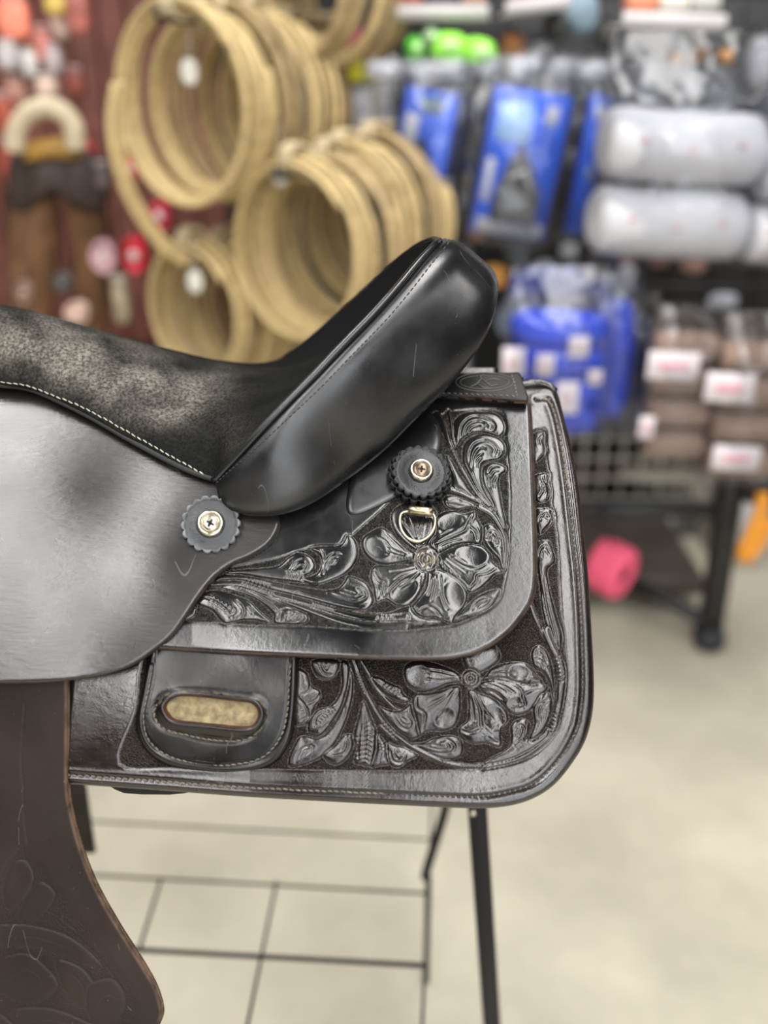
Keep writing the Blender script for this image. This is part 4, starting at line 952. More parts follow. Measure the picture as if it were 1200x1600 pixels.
# ------------------------------------------------------------------ lariats on the rack
M_ROPE = plain('natural waxed lariat rope', (.50, .375, .175), .62, var=.22, scale=60, bump=.4)
M_ROPE2 = plain('darker waxed lariat rope', (.36, .26, .125), .62, var=.25, scale=60, bump=.4)
M_TAG = plain('white paper tag', (.66, .64, .58), .7)
M_BLACK = plain('black painted steel', (.012, .012, .013), .42)
M_TIE = plain('pale rope tie', (.55, .45, .28), .8)
def coil_mesh(seed, R, ell=1.12, turns=5, r=.0062):
    rnd = random.Random(seed); pts = []; n = 44
    jr = [rnd.uniform(-.012, .010) for _ in range(turns + 1)]; jd = [(i - turns / 2) * .0075 + rnd.uniform(-.003, .003) for i in range(turns + 1)]
    cx = [rnd.uniform(-.006, .006) for _ in range(turns + 1)]; cz = [rnd.uniform(-.008, .004) for _ in range(turns + 1)]
    for k in range(turns * n):
        t = k / n; i = int(t); f = t - i; f = f * f * (3 - 2 * f)
        L_ = lambda A: A[i] + (A[i + 1] - A[i]) * f
        a = 2 * math.pi * t + .6
        pts.append((math.cos(a) * (R + L_(jr)) + L_(cx), L_(jd), math.sin(a) * (R + L_(jr)) * ell + L_(cz)))
    mb = MB(); mb.tube(pts, r, 7); return mb.mesh('rope_coil')
coils = {}
def lariat(loc, yaw, R, seed, label, group, mat, tagged=False, tilt=0.0):
    key = (seed, round(R, 3), mat.name)
    if key not in coils:
        me = coil_mesh(seed, R); me.materials.append(mat); me.polygons.foreach_set('use_smooth', np.ones(len(me.polygons), bool))
        mb = MB(); mb.tube([(R * math.cos(a), .02 * math.sin(4 * a), -R * 1.12 + .01 * k) for k, a in enumerate([-1.7, -1.6])], .02, 8) if False else None
        mt = MB()
        for q in range(3): mt.tube([(.0 + .024 * math.cos(b) * .1 + (q - 1) * .011, .026 * math.cos(b), R * 1.12 + .024 * math.sin(b)) for b in np.linspace(0, 6.283, 15)[:-1]], .004, 6, True)
        tm = mt.mesh('tie'); tm.materials.append(M_TIE); coils[key] = (me, tm)
    me, tm = coils[key]
    e = empty('lariat', loc, label, 'rope', group, rot=(tilt, 0, yaw))
    for nm, m_ in (('rope_coil', me), ('tie', tm)):
        o = bpy.data.objects.new(nm, m_); COL.objects.link(o); o.parent = e
    if tagged:
        mb = MB(); mb.lathe((0, -.035, R * .72), (0, 1, 0), [(.002, -.002), (.026, -.0015), (.028, 0), (.026, .0015), (.002, .002)], 20); t = mb.mesh('price_tag'); t.materials.append(M_TAG)
        o = bpy.data.objects.new('price_tag', t); COL.objects.link(o); o.parent = e; o.scale = (.85, 1, 1.25)
    return e
YAW = math.radians(-36)      # coil axis swings toward the left of the camera
def stack(u, v, Y, R, n, gap, seeds, where, group, mats=(None,), yaw=YAW, tag_first=False, dz=0.0):
    c = at(u, v, Y); ax = np.array([math.sin(-yaw), math.cos(-yaw), 0])
    ords = ['front', 'second', 'third', 'fourth', 'fifth', 'sixth', 'seventh', 'eighth', 'ninth', 'rearmost']
    for i in range(n):
        rnd = random.Random(seeds * 31 + i)
        RR = R * (1 + rnd.uniform(-.05, .03)) if i else R
        p_ = c + ax * gap * i + np.array([0, 0, dz * i - (R - RR) * .0 + rnd.uniform(-.008, .006)])
        lab = 'coiled tan lariat rope, %s of the coils %s' % ('rearmost' if i == n - 1 else ords[i], where)
        lariat(p_, yaw + rnd.uniform(-.06, .06), round(R * (.91 if (i % 3 == 1) else .98), 3) if i else R, (seeds + i) % 4, lab, group, M_ROPE2 if (seeds + i) % 3 == 2 else M_ROPE, tag_first and i == 0)
    # the peg they hang on
    a = c + np.array([0, 0, R * 1.12 - .022]) - ax * .05; b = a + ax * (gap * n + .22)
    mb = MB(); mb.tube([a + np.array([0, 0, .02]), a, b], .005, 8); o = mb.build('hanging_peg', M_BLACK)
    tag(o, 'black steel peg carrying the lariat coils %s' % where, 'hook')
stack(290, 170, 1.04, .144, 5, .062, 0, 'hanging at the upper left', 'lariats at the upper left', tag_first=False)
stack(466, 396, 1.00, .142, 7, .047, 3, 'left of the cantle', 'lariats in the middle', dz=.006)
stack(308, 490, 1.12, .122, 5, .045, 7, 'hanging lowest above the seat', 'lariats hanging lowest')
stack(450, -38, 1.20, .135, 5, .050, 11, 'hanging at the very top', 'lariats at the very top')
stack(462, 160, 1.38, .135, 3, .055, 5, 'behind, beside the white cards', 'lariats in the second row')
# loose tail of rope falling from the upper left coil to the lowest coils
P = np.array([at(u_, v_, y_) for u_, v_, y_ in [(180, 130, 1.03), (172, 190, 1.03), (182, 262, 1.035), (205, 320, 1.045), (238, 370, 1.06), (262, 395, 1.07), (290, 412, 1.09)]])
mb = MB(); mb.tube(spline(P, 6), .0085, 8); mb.tube(spline(P + np.array([.012, .008, .004]), 6), .0075, 8); mb.build('rope_tail', M_ROPE)
tag(bpy.data.objects['rope_tail'], 'loose tan rope running down left of the coils to the lowest coil', 'rope')
# round white price tags
for (u_, v_, y_, lab) in [(296, 112, 1.06, 'inside the upper left lariats'), (305, 440, 1.08, 'inside the lowest lariats'), (437, 272, 1.05, 'at the top of the middle lariats'), (546, 20, 1.25, 'right of the topmost lariats')]:
    c = at(u_, v_, y_); mb = MB(); mb.pillow(c, (.030, .005, .044), None, 2.4); mb.tube([c + np.array([0, 0, .024]), c + np.array([.003, .004, .05]), c + np.array([.0, .012, .085])], .0012, 5)
    tag(mb.build('price_tag', M_TAG), 'small white price tag %s' % lab, 'tag', 'white price tags')

# ------------------------------------------------------------------ things hanging at the left
def mk(name, col, rough=.5, **k): return plain(name, col, rough, **k)
M_CHAP = mk('brown suede', (.135, .065, .028), .9, var=.45, scale=14, bump=.5)
M_CHAPD = mk('dark brown leather', (.035, .022, .017), .6, var=.4, scale=14)
M_OCHRE = mk('ochre leather', (.36, .20, .04), .6, var=.3, scale=20)
M_CREAM = mk('cream fleece', (.50, .42, .29), .95, var=.15, scale=50, bump=1)
Yc = 1.35
c0 = at(85, 215, Yc); chaps = empty('suede_chaps', c0, 'brown suede chaps with ochre belt hanging at the left edge', 'chaps')
def sheet_px(name, pts, Y, th, mat, parent, belly=.02, ph=0):
    P = spline(pts, 6, True); cx, cy = P.mean(0); rings = []
    F = []; V_ = []; nr = 7; n = len(P)
    for side in (0, 1):
        for k in range(nr):
            f = 1 - k / (nr - 1) * .999
            for q in P:
                u_, v_ = cx + (q[0] - cx) * f, cy + (q[1] - cy) * f
                yb = belly * (1 - f**2) + .006 * math.sin(u_ / 9. + ph) * (1 - f**4)
                V_.append(at(u_, v_, Y) + np.array([0, (-yb if side == 0 else th + yb * .3), 0]))
    for side in (0, 1):
        o_ = side * nr * n
        for k in range(nr - 1):
            for i in range(n):
                j = (i + 1) % n; q = (o_ + k * n + i, o_ + k * n + j, o_ + (k + 1) * n + j, o_ + (k + 1) * n + i); F.append(q if side == 0 else q[::-1])
    for i in range(n):
        j = (i + 1) % n; F.append((j, i, nr * n + i, nr * n + j))
    mb = MB(); mb.add(V_, F); return mb.build(name, mat, parent)
sheet_px('leg', [(28, 290), (70, 275), (88, 330), (86, 420), (80, 500), (60, 560), (22, 560), (14, 420), (16, 330)], Yc, .02, M_CHAP, chaps, .03)
sheet_px('leg', [(108, 300), (150, 290), (168, 350), (168, 460), (160, 560), (128, 570), (118, 480), (114, 400)], Yc + .02, .02, M_CHAP, chaps, .03, 2)
sheet_px('yoke', [(22, 240), (80, 228), (140, 240), (165, 290), (158, 330), (110, 320), (90, 300), (40, 330), (12, 320), (12, 270)], Yc - .015, .02, M_CHAPD, chaps, .025)
sheet_px('belt', [(36, 226), (80, 214), (122, 220), (126, 246), (80, 248), (38, 250)], Yc - .04, .012, M_OCHRE, chaps, .012)
mb = MB(); mb.tube(spline(np.array([at(u_, v_, Yc - .05) for u_, v_ in [(24, 236), (26, 205), (44, 178), (72, 168), (98, 176), (116, 200), (120, 234)]]), 6), .021, 10)
mb.build('fleece_collar', M_CREAM, chaps)
# packages and trinkets, each hanging on its own
HANG = [  # u, v, w, h, colour, name, label
 (22, 30, 50, 66, (.72, .20, .13), 'bandana_pack', 'salmon red bandana pack in the top left corner'),
 (88, 8, 34, 30, (.75, .52, .12), 'card_pack', 'mustard yellow card pack at the top left'),
 (62, 70, 40, 50, (.55, .20, .16), 'bandana_pack', 'dull red bandana pack below the mustard card'),
 (94, 44, 26, 34, (.72, .50, .42), 'tassel_pack', 'pale pink tassel pack right of the red bandanas'),
 (14, 88, 34, 42, (.46, .42, .42), 'bit_pack', 'grey metal bit pack at the left edge'),
 (46, 100, 26, 40, (.60, .57, .55), 'bit_pack', 'light grey bit pack beside the grey one at the left edge'),
 (84, 96, 28, 44, (.42, .36, .36), 'bit_pack', 'darker grey bit pack above the fleece collar'),
 (30, 145, 36, 40, (.58, .30, .22), 'strap_bundle', 'terracotta strap bundle above the chaps'),
 (74, 140, 34, 40, (.50, .36, .29), 'strap_bundle', 'dusty tan strap bundle above the fleece collar'),
 (10, 180, 30, 60, (.40, .09, .05), 'halter_pack', 'dark red halter pack left of the fleece collar'),
 (120, 130, 26, 44, (.28, .07, .05), 'halter_pack', 'dark red halter pack right of the strap bundles'),
 (12, 250, 30, 60, (.30, .06, .04), 'halter_pack', 'dark red halter pack lowest at the left edge'),
 (122, 20, 34, 60, (.42, .13, .10), 'bandana_pack', 'brick red bandana pack nearest the dark boards'),
 (137, 242, 22, 44, (.75, .04, .06), 'red_reel', 'small red reel right of the ochre belt'),
 (163, 400, 40, 52, (.70, .42, .46), 'pink_reel', 'pink and white reel left of the red one'),
 (212, 397, 38, 58, (.75, .03, .06), 'red_reel', 'bright red reel beside the pink one'),
 (252, 335, 34, 46, (.65, .04, .09), 'red_reel', 'crimson reel between the rope tail and the upper coils'),
 (206, 262, 26, 36, (.70, .10, .12), 'red_reel', 'small red reel behind the loose rope'),
 (122, 487, 38, 36, (.60, .42, .35), 'leather_roundel', 'pale tan roundel in front of the chaps'),
 (40, 455, 26, 34, (.30, .20, .15), 'leather_roundel', 'dark tan roundel on the left chap leg'),
 (100, 440, 28, 30, (.10, .09, .09), 'leather_roundel', 'dark grey roundel between the chap legs'),
 (190, 470, 28, 70, (.36, .30, .20), 'twine_hank', 'olive twine hank below the red reels'),
 (160, 275, 26, 40, (.12, .09, .09), 'twine_hank', 'dark hank below the small red reel'),
]
for i, (u_, v_, w_, h_, c_, nm, lab) in enumerate(HANG):
    Yh = (1.42 if v_ < 260 else 1.30) + .02 * (i % 4)
    if nm in ('leather_roundel',): Yh = 1.24
    c = at(u_, v_, Yh); k = np.linalg.norm(at(u_ + 1, v_, Yh) - c)
    e = empty(nm, c, lab, nm.split('_')[-1] if nm != 'leather_roundel' else 'ornament'); m_ = mk(nm + ' colour', c_, .45, var=.45, scale=26)
    mb = MB()
    if 'reel' in nm or nm == 'leather_roundel':
        R_2 = w_ * k / 2; H = h_ / w_
        G = []
        for (q, yy) in [(.05, -.018), (.35, -.020), (.40, -.008), (.7, -.008), (.85, -.020), (1.0, -.016), (1.0, .016), (.5, .018), (.05, .018)]:
            G.append([c + np.array([math.cos(t) * R_2 * q, yy, math.sin(t) * R_2 * q * H]) for t in np.linspace(0, 6.2832, 25)[:-1]])
        mb.grid(G, True); mb.build('body', m_, e)
        mb = MB(); mb.lathe(c + np.array([0, -.019, 0]), (0, -1, 0), [(R_2 * .46, 0), (R_2 * .44, .003), (.002, .004)], 20)
        mb.build('label_disc', mk('pale disc', (.75, .62, .62) if 'reel' in nm else tuple(min(1, x * 1.4) for x in c_), .5), e)
    else:
        mb.pillow(c, (w_ * k, .035, h_ * k), None, 3.2, wob=.05, seed=i); mb.build('body', m_, e)
        mb = MB(); mb.box(c + np.array([0, -.006, h_ * k * .5]), (w_ * k * .8, .02, h_ * k * .16), bev=.002); mb.build('header_card', mk(nm + ' card', tuple(min(1, x * .6 + .18) for x in c_), .6), e)
    mb = MB(); mb.tube([c + np.array([0, 0, h_ * k * .45]), c + np.array([0, .02, h_ * k * .62]), (c[0], c[1] + .10, c[2] + h_ * k * .62)], .002, 6); mb.build('hang_hook', M_BLACK, e)
# ------------------------------------------------------------------ packages on the right
def film_mat(name, tint=(.93, .94, .96), k=.80, rough=.12):
    m, nt, b = mat_new(name); N, L = nt.nodes.new, nt.links.new; nt.nodes.remove(b)
    t = N('ShaderNodeBsdfTransparent'); t.inputs[0].default_value = (*tint, 1); g = N('ShaderNodeBsdfGlossy'); g.inputs['Roughness'].default_value = rough
    d = N('ShaderNodeBsdfDiffuse'); d.inputs[0].default_value = (.8, .8, .82, 1)
    m0 = N('ShaderNodeMixShader'); m0.inputs[0].default_value = .10; L(g.outputs[0], m0.inputs[1]); L(d.outputs[0], m0.inputs[2])
    fr = N('ShaderNodeLayerWeight'); fr.inputs[0].default_value = .35; mr = N('ShaderNodeMapRange'); mr.inputs[3].default_value = 1 - k; mr.inputs[4].default_value = .34; L(fr.outputs['Fresnel'], mr.inputs[0])
    mx = N('ShaderNodeMixShader'); L(mr.outputs[0], mx.inputs[0]); L(t.outputs[0], mx.inputs[1]); L(m0.outputs[0], mx.inputs[2]); L(mx.outputs[0], nt.nodes['Material Output'].inputs[0])
    tc = N('ShaderNodeTexCoord'); nz = N('ShaderNodeTexNoise'); nz.inputs['Scale'].default_value = 22; L(tc.outputs['Object'], nz.inputs['Vector'])
    bp = N('ShaderNodeBump'); bp.inputs['Strength'].default_value = .9; bp.inputs['Distance'].default_value = .007; L(nz.outputs['Fac'], bp.inputs['Height'])
    for q in (g, d): L(bp.outputs['Normal'], q.inputs['Normal'])
    return m
M_FILM = film_mat('clear plastic film', k=.95); M_FILM2 = film_mat('hazy plastic film', k=.95, rough=.14)
M_WHITE = mk('white cotton', (.52, .515, .54), .85, var=.05, scale=30); M_RAIL = mk('white price rail', (.60, .57, .57), .5)
M_BLUE = mk('bright blue print', (.03, .11, .62), .35, var=.35, scale=9); M_BLUED = mk('royal blue cloth', (.02, .06, .55), .7, var=.3, scale=14)
M_NAVY = mk('navy cloth', (.012, .018, .06), .7); M_GREY = mk('grey plastic', (.30, .30, .32), .4); M_DGREY = mk('charcoal product', (.05, .048, .046), .5, var=.4, scale=25)
M_LIME = mk('lime green nylon', (.30, .85, .06), .45, var=.2, scale=30); M_GREEN = mk('dark green nylon', (.08, .42, .03), .5)
M_YEL = mk('yellow card', (.66, .62, .04), .5); M_MAG = mk('magenta pack', (.38, .01, .11), .5); M_ORG = mk('orange plastic', (.75, .30, .02), .45); M_ORB = mk('orange brown leather', (.36, .14, .04), .6)
M_TAN = mk('taupe knit cotton', (.23, .155, .12), .95, var=.18, scale=24, bump=.8); M_LABEL = mk('white label', (.62, .56, .58), .55); M_RED = mk('red print', (.50, .30, .32), .5)
M_PINK = mk('hot pink stretch wrap', (.72, .09, .17), .75, var=.12, scale=20, bump=.6); M_SKYB = mk('pale blue grey knit', (.20, .28, .33), .8, var=.3, scale=20)

def pk(u, v, Y): return np.linalg.norm(at(u + 1, v, Y) - at(u, v, Y))
def rotm(x=0, y=0, z=0): return (Matrix.Rotation(z, 3, 'Z') @ Matrix.Rotation(y, 3, 'Y') @ Matrix.Rotation(x, 3, 'X'))
def flat_bag(c, w, h, d, parent, mat=M_FILM, seed=0, pinch=True, rot=None):
    """crinkled clear bag around c, gathered at the top"""
    rnd = random.Random(seed); ph = [rnd.uniform(0, 6.3) for _ in range(5)]; G = []; nz_, na = 18, 26
    for i in range(nz_ + 1):
        f = i / nz_; z = -h / 2 + h * f
        kd = (1 - .96 * max(0, (f - .72) / .28)**.8) if pinch else 1; kd *= min(1, .12 + f * 9) ** .6
        row = []
        for j in range(na):
            a = 2 * math.pi * j / na; ca, sa = math.cos(a), math.sin(a)
            cr = 1 + .06 * math.sin(5 * a + ph[0] + 3 * f) + .05 * math.sin(9 * f * 3 + ph[1] + 2 * a)
            x = math.copysign(abs(ca)**.6, ca) * w / 2 * (1 - .10 * max(0, (f - .75) / .25)) * (1 + .012 * math.sin(13 * f + ph[2])); y = math.copysign(abs(sa)**.8, sa) * d / 2 * kd * cr
            q = Vector((x, y, z)); q = rot @ q if rot is not None else q
            row.append(V(c) + q)
        G.append(row)
    mb = MB(); mb.grid(G, True); return mb.build('clear_bag', mat, parent)
def hook_rod(name, u, v, Y, L_, lab, drop=.0):
    c = at(u, v, Y); mb = MB(); mb.tube([c + np.array([0, -.01, .015]), c, c + np.array([0, L_, drop])], .0035, 8); tag(mb.build(name, M_BLACK), lab, 'hook')

def card(u0, v0, u1, v1, Y, mat, name, label, cat, group=None, yaw=0, head=None, body=None, prints=(), bag=None, dep=.02, lean=0.0):
    """hanging pack: printed card, product, header, prints (all real pieces)"""
    c = at((u0 + u1) / 2, (v0 + v1) / 2, Y); k = pk((u0 + u1) / 2, (v0 + v1) / 2, Y); w = (u1 - u0) * k / max(.35, math.cos(yaw)); h = abs(at(u0, v0, Y)[2] - at(u0, v1, Y)[2])
    e = empty(name, c, label, cat, group); R = rotm(0, lean, yaw)
    def loc(a, b, y): return V(c) + R @ Vector((a * w / 2, y, b * h / 2))
    mb = MB(); mb.box(c, (w, dep, h), R, bev=.003); mb.build('card', mat, e)
    for (a, b, sx, sy, m_, th) in prints:
        mb = MB(); mb.box(loc(a, b, -dep / 2 - th / 2), (sx * w / 2, th, sy * h / 2), R, bev=min(th * .4, .004)); mb.build('printed_panel' if th < .004 else 'product', m_, e)
    if body == 'hoof':
        # wedge shaped charcoal boot on the card
        P = [(-.05, .30), (.30, .02), (.66, -.40), (.66, -.80), (-.58, -.80), (-.56, -.40), (-.34, .02)]
        mb = MB(); n = len(P)
        mb.add([loc(a, b, -dep / 2 - .001) for a, b in P] + [loc(a * .9, b * .93 - .02, -dep / 2 - .022) for a, b in P], [tuple(range(2 * n - 1, n - 1, -1))] + [(i, (i + 1) % n, n + (i + 1) % n, n + i) for i in range(n)])
        mb.build('product', M_DGREY, e, False)
        mb = MB(); mb.tube([loc(-.35, -.2, -dep / 2 - .026), loc(.05, -.05, -dep / 2 - .03), loc(.36, -.35, -dep / 2 - .026)], .006, 8); mb.build('strap', M_GREY, e)
    if head: mb = MB(); mb.box(loc(0, 1.08, 0), (w * .9, dep * .5, h * .12), R, bev=.002); mb.build('header_card', head, e)
    if bag: flat_bag(loc(0, .12, 0), w * 1.12, h * 1.28, dep * 3.2, e, bag, seed=int(u0), rot=R)
    mb = MB(); mb.tube([loc(0, 1.15, 0), loc(0, 1.25, .01), loc(0, 1.25, .12)], .0025, 6); mb.build('hang_hook', M_BLACK, e)
    return e
YP = 1.18
# white boxed cards between ropes and blue packs
for (u0, v0, u1, v1, m_, lab) in [(552, 132, 582, 238, M_WHITE, 'white boxed card nearest the ropes'), (588, 130, 616, 240, M_WHITE, 'white boxed card beside the blue pack')]:
    card(u0, v0, u1, v1, YP + .12, m_, 'boxed_card', lab, 'package', 'white boxed cards', prints=[(0, .3, .8, .3, M_GREY, .002), (0, -.5, .9, .12, M_GREY, .002)])
card(545, 94, 592, 128, YP + .10, M_YEL, 'yellow_card', 'bright yellow card above the white boxed cards', 'package', prints=[(.5, .2, .5, .5, M_WHITE, .002)])
card(532, 44, 585, 78, YP + .2, M_MAG, 'magenta_pack', 'magenta pack beside the topmost price tag', 'package')
card(556, 74, 604, 92, YP + .2, M_ORB, 'rust_card', 'narrow rust red card between magenta pack and yellow card', 'package')
# blue packs
card(620, 142, 700, 336, YP, M_BLUE, 'blue_pack', 'blue printed pack with grey boot at the left of the blue packs', 'package', yaw=-.25, lean=.17, body='hoof', bag=M_FILM2, prints=[(.1, .78, .9, .25, M_SKYB, .002), (-.55, .35, .5, .5, M_WHITE, .002), (-.1, -.85, 1.5, .16, M_GREY, .002)])
card(686, 148, 718, 360, YP + .03, M_NAVY, 'dark_pack', 'narrow black pack right beside the leftmost blue pack', 'package', yaw=-.3, lean=.17, bag=M_FILM, prints=[(0, .7, .9, .3, M_GREY, .002), (0, -.3, 1.2, .16, M_GREY, .002)])
card(722, 146, 752, 350, YP + .02, M_DGREY, 'dark_pack', 'narrow charcoal pack left of the largest blue pack', 'package', yaw=-.3, lean=.17, bag=M_FILM, prints=[(0, .7, .9, .3, M_NAVY, .002), (0, -.1, 1.2, .2, M_NAVY, .002)])
card(752, 144, 872, 372, YP - .02, M_BLUE, 'blue_pack', 'largest blue printed pack with charcoal boot behind film', 'package', yaw=.05, lean=.15, body='hoof', bag=M_FILM2, prints=[(-.35, .55, .9, .5, mk('pale blue print', (.35, .55, .85), .3), .002), (.55, .72, .3, .25, M_WHITE, .002), (-.78, -.25, .22, .6, M_WHITE, .002), (0, -.88, 1.8, .2, M_GREY, .002)])
card(876, 148, 900, 366, YP + .05, M_DGREY, 'dark_pack', 'narrow grey green pack between the two brighter blue packs', 'package', yaw=.3, lean=.12, bag=M_FILM2, prints=[(0, .6, 1.2, .2, M_GREY, .002), (0, .1, 1.3, .25, M_GREY, .002)])
card(902, 150, 934, 368, YP, M_BLUE, 'blue_pack', 'narrow bright blue pack left of the white rolls', 'package', yaw=.35, lean=.14, bag=M_FILM2, prints=[(0, .75, 1.0, .2, M_WHITE, .002), (0, -.1, .6, .2, M_SKYB, .002)])
card(938, 156, 962, 360, YP + .04, M_NAVY, 'dark_pack', 'narrow navy pack touching the white rolls', 'package', yaw=.35, lean=.12)
for i, (u_, v_) in enumerate([(600, 118), (650, 118), (700, 116), (758, 112), (820, 112), (880, 116), (925, 120)]):
    c = at(u_, v_, YP + .03); e = empty('bag_top', c, 'crumpled clear bag top, %s from the left above the blue packs' % ['first', 'second', 'third', 'fourth', 'fifth', 'sixth', 'last'][i], 'bag', 'clear bag tops above the blue packs')
    flat_bag(c, .085, .07, .05, e, M_FILM2, seed=40 + i, pinch=False)
    mb = MB(); mb.box(c + np.array([0, 0, .01]), (.06, .004, .03), bev=.001); mb.build('header_card', M_GREY if i % 2 else M_WHITE, e)
# lime green rolls
for i, (u_, v_, w_, h_, m_, lab) in enumerate([(648, 78, 30, 40, M_GREEN, 'small dark green roll at the left of the lime ones'), (700, 74, 62, 44, M_LIME, 'left lime green glove pack'), (748, 84, 58, 46, M_LIME, 'right lime green glove pack'), (672, 60, 26, 30, mk('faded green', (.25, .38, .22), .5), 'faded green roll above the dark green one')]):
    c = at(u_, v_, YP + .05); k = pk(u_, v_, YP + .05); e = empty('green_pack', c, lab, 'package', 'green packs')
    mb = MB(); mb.pillow(c, (w_ * k, .05, h_ * k), rotm(0, .2 * (i - 1), 0), 2.6, wob=.08, seed=i); mb.build('body', m_, e)
    mb = MB(); mb.box(c + np.array([.004, -.027, .004]), (w_ * k * .4, .004, h_ * k * .3), bev=.001); mb.build('label', mk('pale green label', (.55, .85, .35), .4), e)
# shelf rails and boxes along the top edge
for (u0, v0, u1, v1, Y_, ro, lab) in [(610, 8, 764, 26, 1.24, 0.0, 'white price rail above the green packs'), (790, -4, 892, 16, 1.22, -.10, 'tilted white price rail in the middle of the top edge'), (972, 20, 1136, 44, 1.20, .03, 'long white price rail above the white rolls')]:
    c = at((u0 + u1) / 2, (v0 + v1) / 2, Y_); k = pk(u0, v0, Y_); mb = MB()
    mb.box(c, ((u1 - u0) * k, .012, (v1 - v0) * k * .9), rotm(0, ro, 0), bev=.003); mb.box(c + np.array([0, .10, -.012]), ((u1 - u0) * k, .2, .006), rotm(0, ro, 0), bev=.002)
    tag(mb.build('shelf_rail', M_RAIL), lab, 'shelf')
for (u_, v_, w_, h_, c_, lab) in [(640, -8, 40, 24, (.5, .1, .08), 'small red box on the rail at the top'), (690, -10, 46, 26, (.12, .12, .14), 'black box on the left rail at the top'), (740, -8, 36, 24, (.55, .30, .2), 'peach box on the left rail at the top'),
                                (820, -16, 36, 22, (.7, .35, .2), 'orange box on the tilted rail'), (1000, 4, 46, 28, (.72, .27, .15), 'orange box on the long rail'), (1050, 4, 46, 26, (.72, .68, .60), 'cream box on the long rail'), (1098, 4, 44, 26, (.5, .5, .46), 'grey box on the long rail')]:
    c = at(u_, v_, 1.27); k = pk(u_, v_, 1.27); mb = MB(); mb.box(c, (w_ * k, .06, h_ * k), bev=.003); tag(mb.build('small_box', mk('box colour', c_, .5)), lab, 'box')
for (u_, v_, w_, h_, m_, nm, lab) in [(908, 22, 54, 60, M_SKYB, 'knit_glove', 'blue grey knit glove bundle at the top between the rails'), (955, 60, 40, 44, M_DGREY, 'black_pouch', 'black pouch below the blue grey gloves'), (800, 78, 40, 50, M_ORB, 'leather_glove', 'orange brown glove right of the lime packs'),
                                    (842, 84, 36, 36, M_GREY, 'grey_reel', 'silver grey reel above the largest blue pack'), (870, 40, 40, 44, M_DGREY, 'black_pouch', 'charcoal pouch under the tilted rail'), (1054, 92, 20, 20, M_ORG, 'brass_snap', 'small brassy snap above the white rolls'),
                                    (1132, 88, 20, 22, M_ORG, 'brass_snap', 'second small brassy snap above the white rolls, farther right'), (1010, 82, 40, 30, M_DGREY, 'black_pouch', 'black pouch under the long rail'), (1090, 84, 30, 26, M_ORB, 'leather_loop', 'tan leather loop between the two snaps'), (1185, 100, 40, 80, M_GREY, 'grey_sleeve', 'pale grey sleeve at the right edge')]:
    c = at(u_, v_, YP + .14); k = pk(u_, v_, YP + .14); e = empty(nm, c, lab, nm.split('_')[-1]); mb = MB(); mb.pillow(c, (w_ * k, .05, h_ * k), None, 2.6, wob=.10, seed=int(u_)); mb.build('body', m_, e)
    mb = MB(); mb.tube([c + np.array([0, 0, h_ * k * .42]), c + np.array([0, .02, h_ * k * .65]), c + np.array([0, .10, h_ * k * .65])], .003, 6); mb.build('hang_loop', M_BLACK, e)

# clear bags with white rolled leg wraps
def roll(c, L_, r, mat, name, parent, yaw=0.0, tilt=0.0, seed=0, squash=.85):
    rnd = random.Random(seed); R = rotm(0, tilt, yaw); G = []
    prof = [(-1, .05), (-1, .55), (-.97, .82), (-.90, .96), (-.7, 1.0), (-.35, .985), (0, 1.0), (.35, .985), (.7, 1.0), (.90, .96), (.97, .82), (1, .55), (1, .05)]
    for t, q in prof:
        G.append([V(c) + R @ Vector((t * L_ / 2, math.cos(a) * r * q, math.sin(a) * r * q * squash * (1 + .02 * math.sin(3 * a + t * 4)))) for a in np.linspace(0, 6.2832, 29)[:-1]])
    mb = MB(); mb.grid(G, True); o = mb.build(name, mat, parent)
    return o, R
def wrap_bag(u, v, w_, h_, Y, label, n, seed, cols=M_WHITE):
    c = at(u, v, Y); k = pk(u, v, Y); e = empty('bagged_leg_wraps', c, label, 'bag', 'bagged white leg wraps')
    for i in range(n):
        L_ = w_ * k * (1 - .04 * i); r = h_ * k / n / 2 * 1.12; cz = c + np.array([-.012 * i, .0, h_ * k * (.5 - (i + .5) / n)])
        ro, R = roll(cz, L_, r, cols, 'wrap_roll', e, .10, .06, seed + i)
        for q in range(3):
            a = V(cz) + R @ Vector(((-.32 + .3 * q) * L_, -r * .995, (.012 - .012 * (q % 2)))); mb = MB(); mb.box(a, (.012, .003, .008), R, bev=.001); mb.build('red_mark', mk('faded red print', (.55, .30, .30), .7), ro)
    flat_bag(c + np.array([0, 0, h_ * k * .22]), w_ * k * 1.06, h_ * k * 1.5, h_ * k / n * 1.35, e, M_FILM, seed)
    return e
wrap_bag(1058, 290, 250, 226, .98, 'clear bag of two fat white rolled leg wraps at the right', 2, 3)
wrap_bag(1232, 318, 110, 190, .96, 'clear bag of white rolled leg wraps cut by the right edge of the frame', 2, 9)
for i, (u_, v_) in enumerate([(1015, 130), (1080, 150), (1130, 168)]):
    c = at(u_, v_, 1.02); e = empty('loose_film', c, ['leftmost', 'middle', 'rightmost'][i] + ' puff of clear film above the white rolls', 'bag', 'film above the white rolls'); flat_bag(c, .08, .07, .05, e, M_FILM, seed=70 + i, pinch=False)

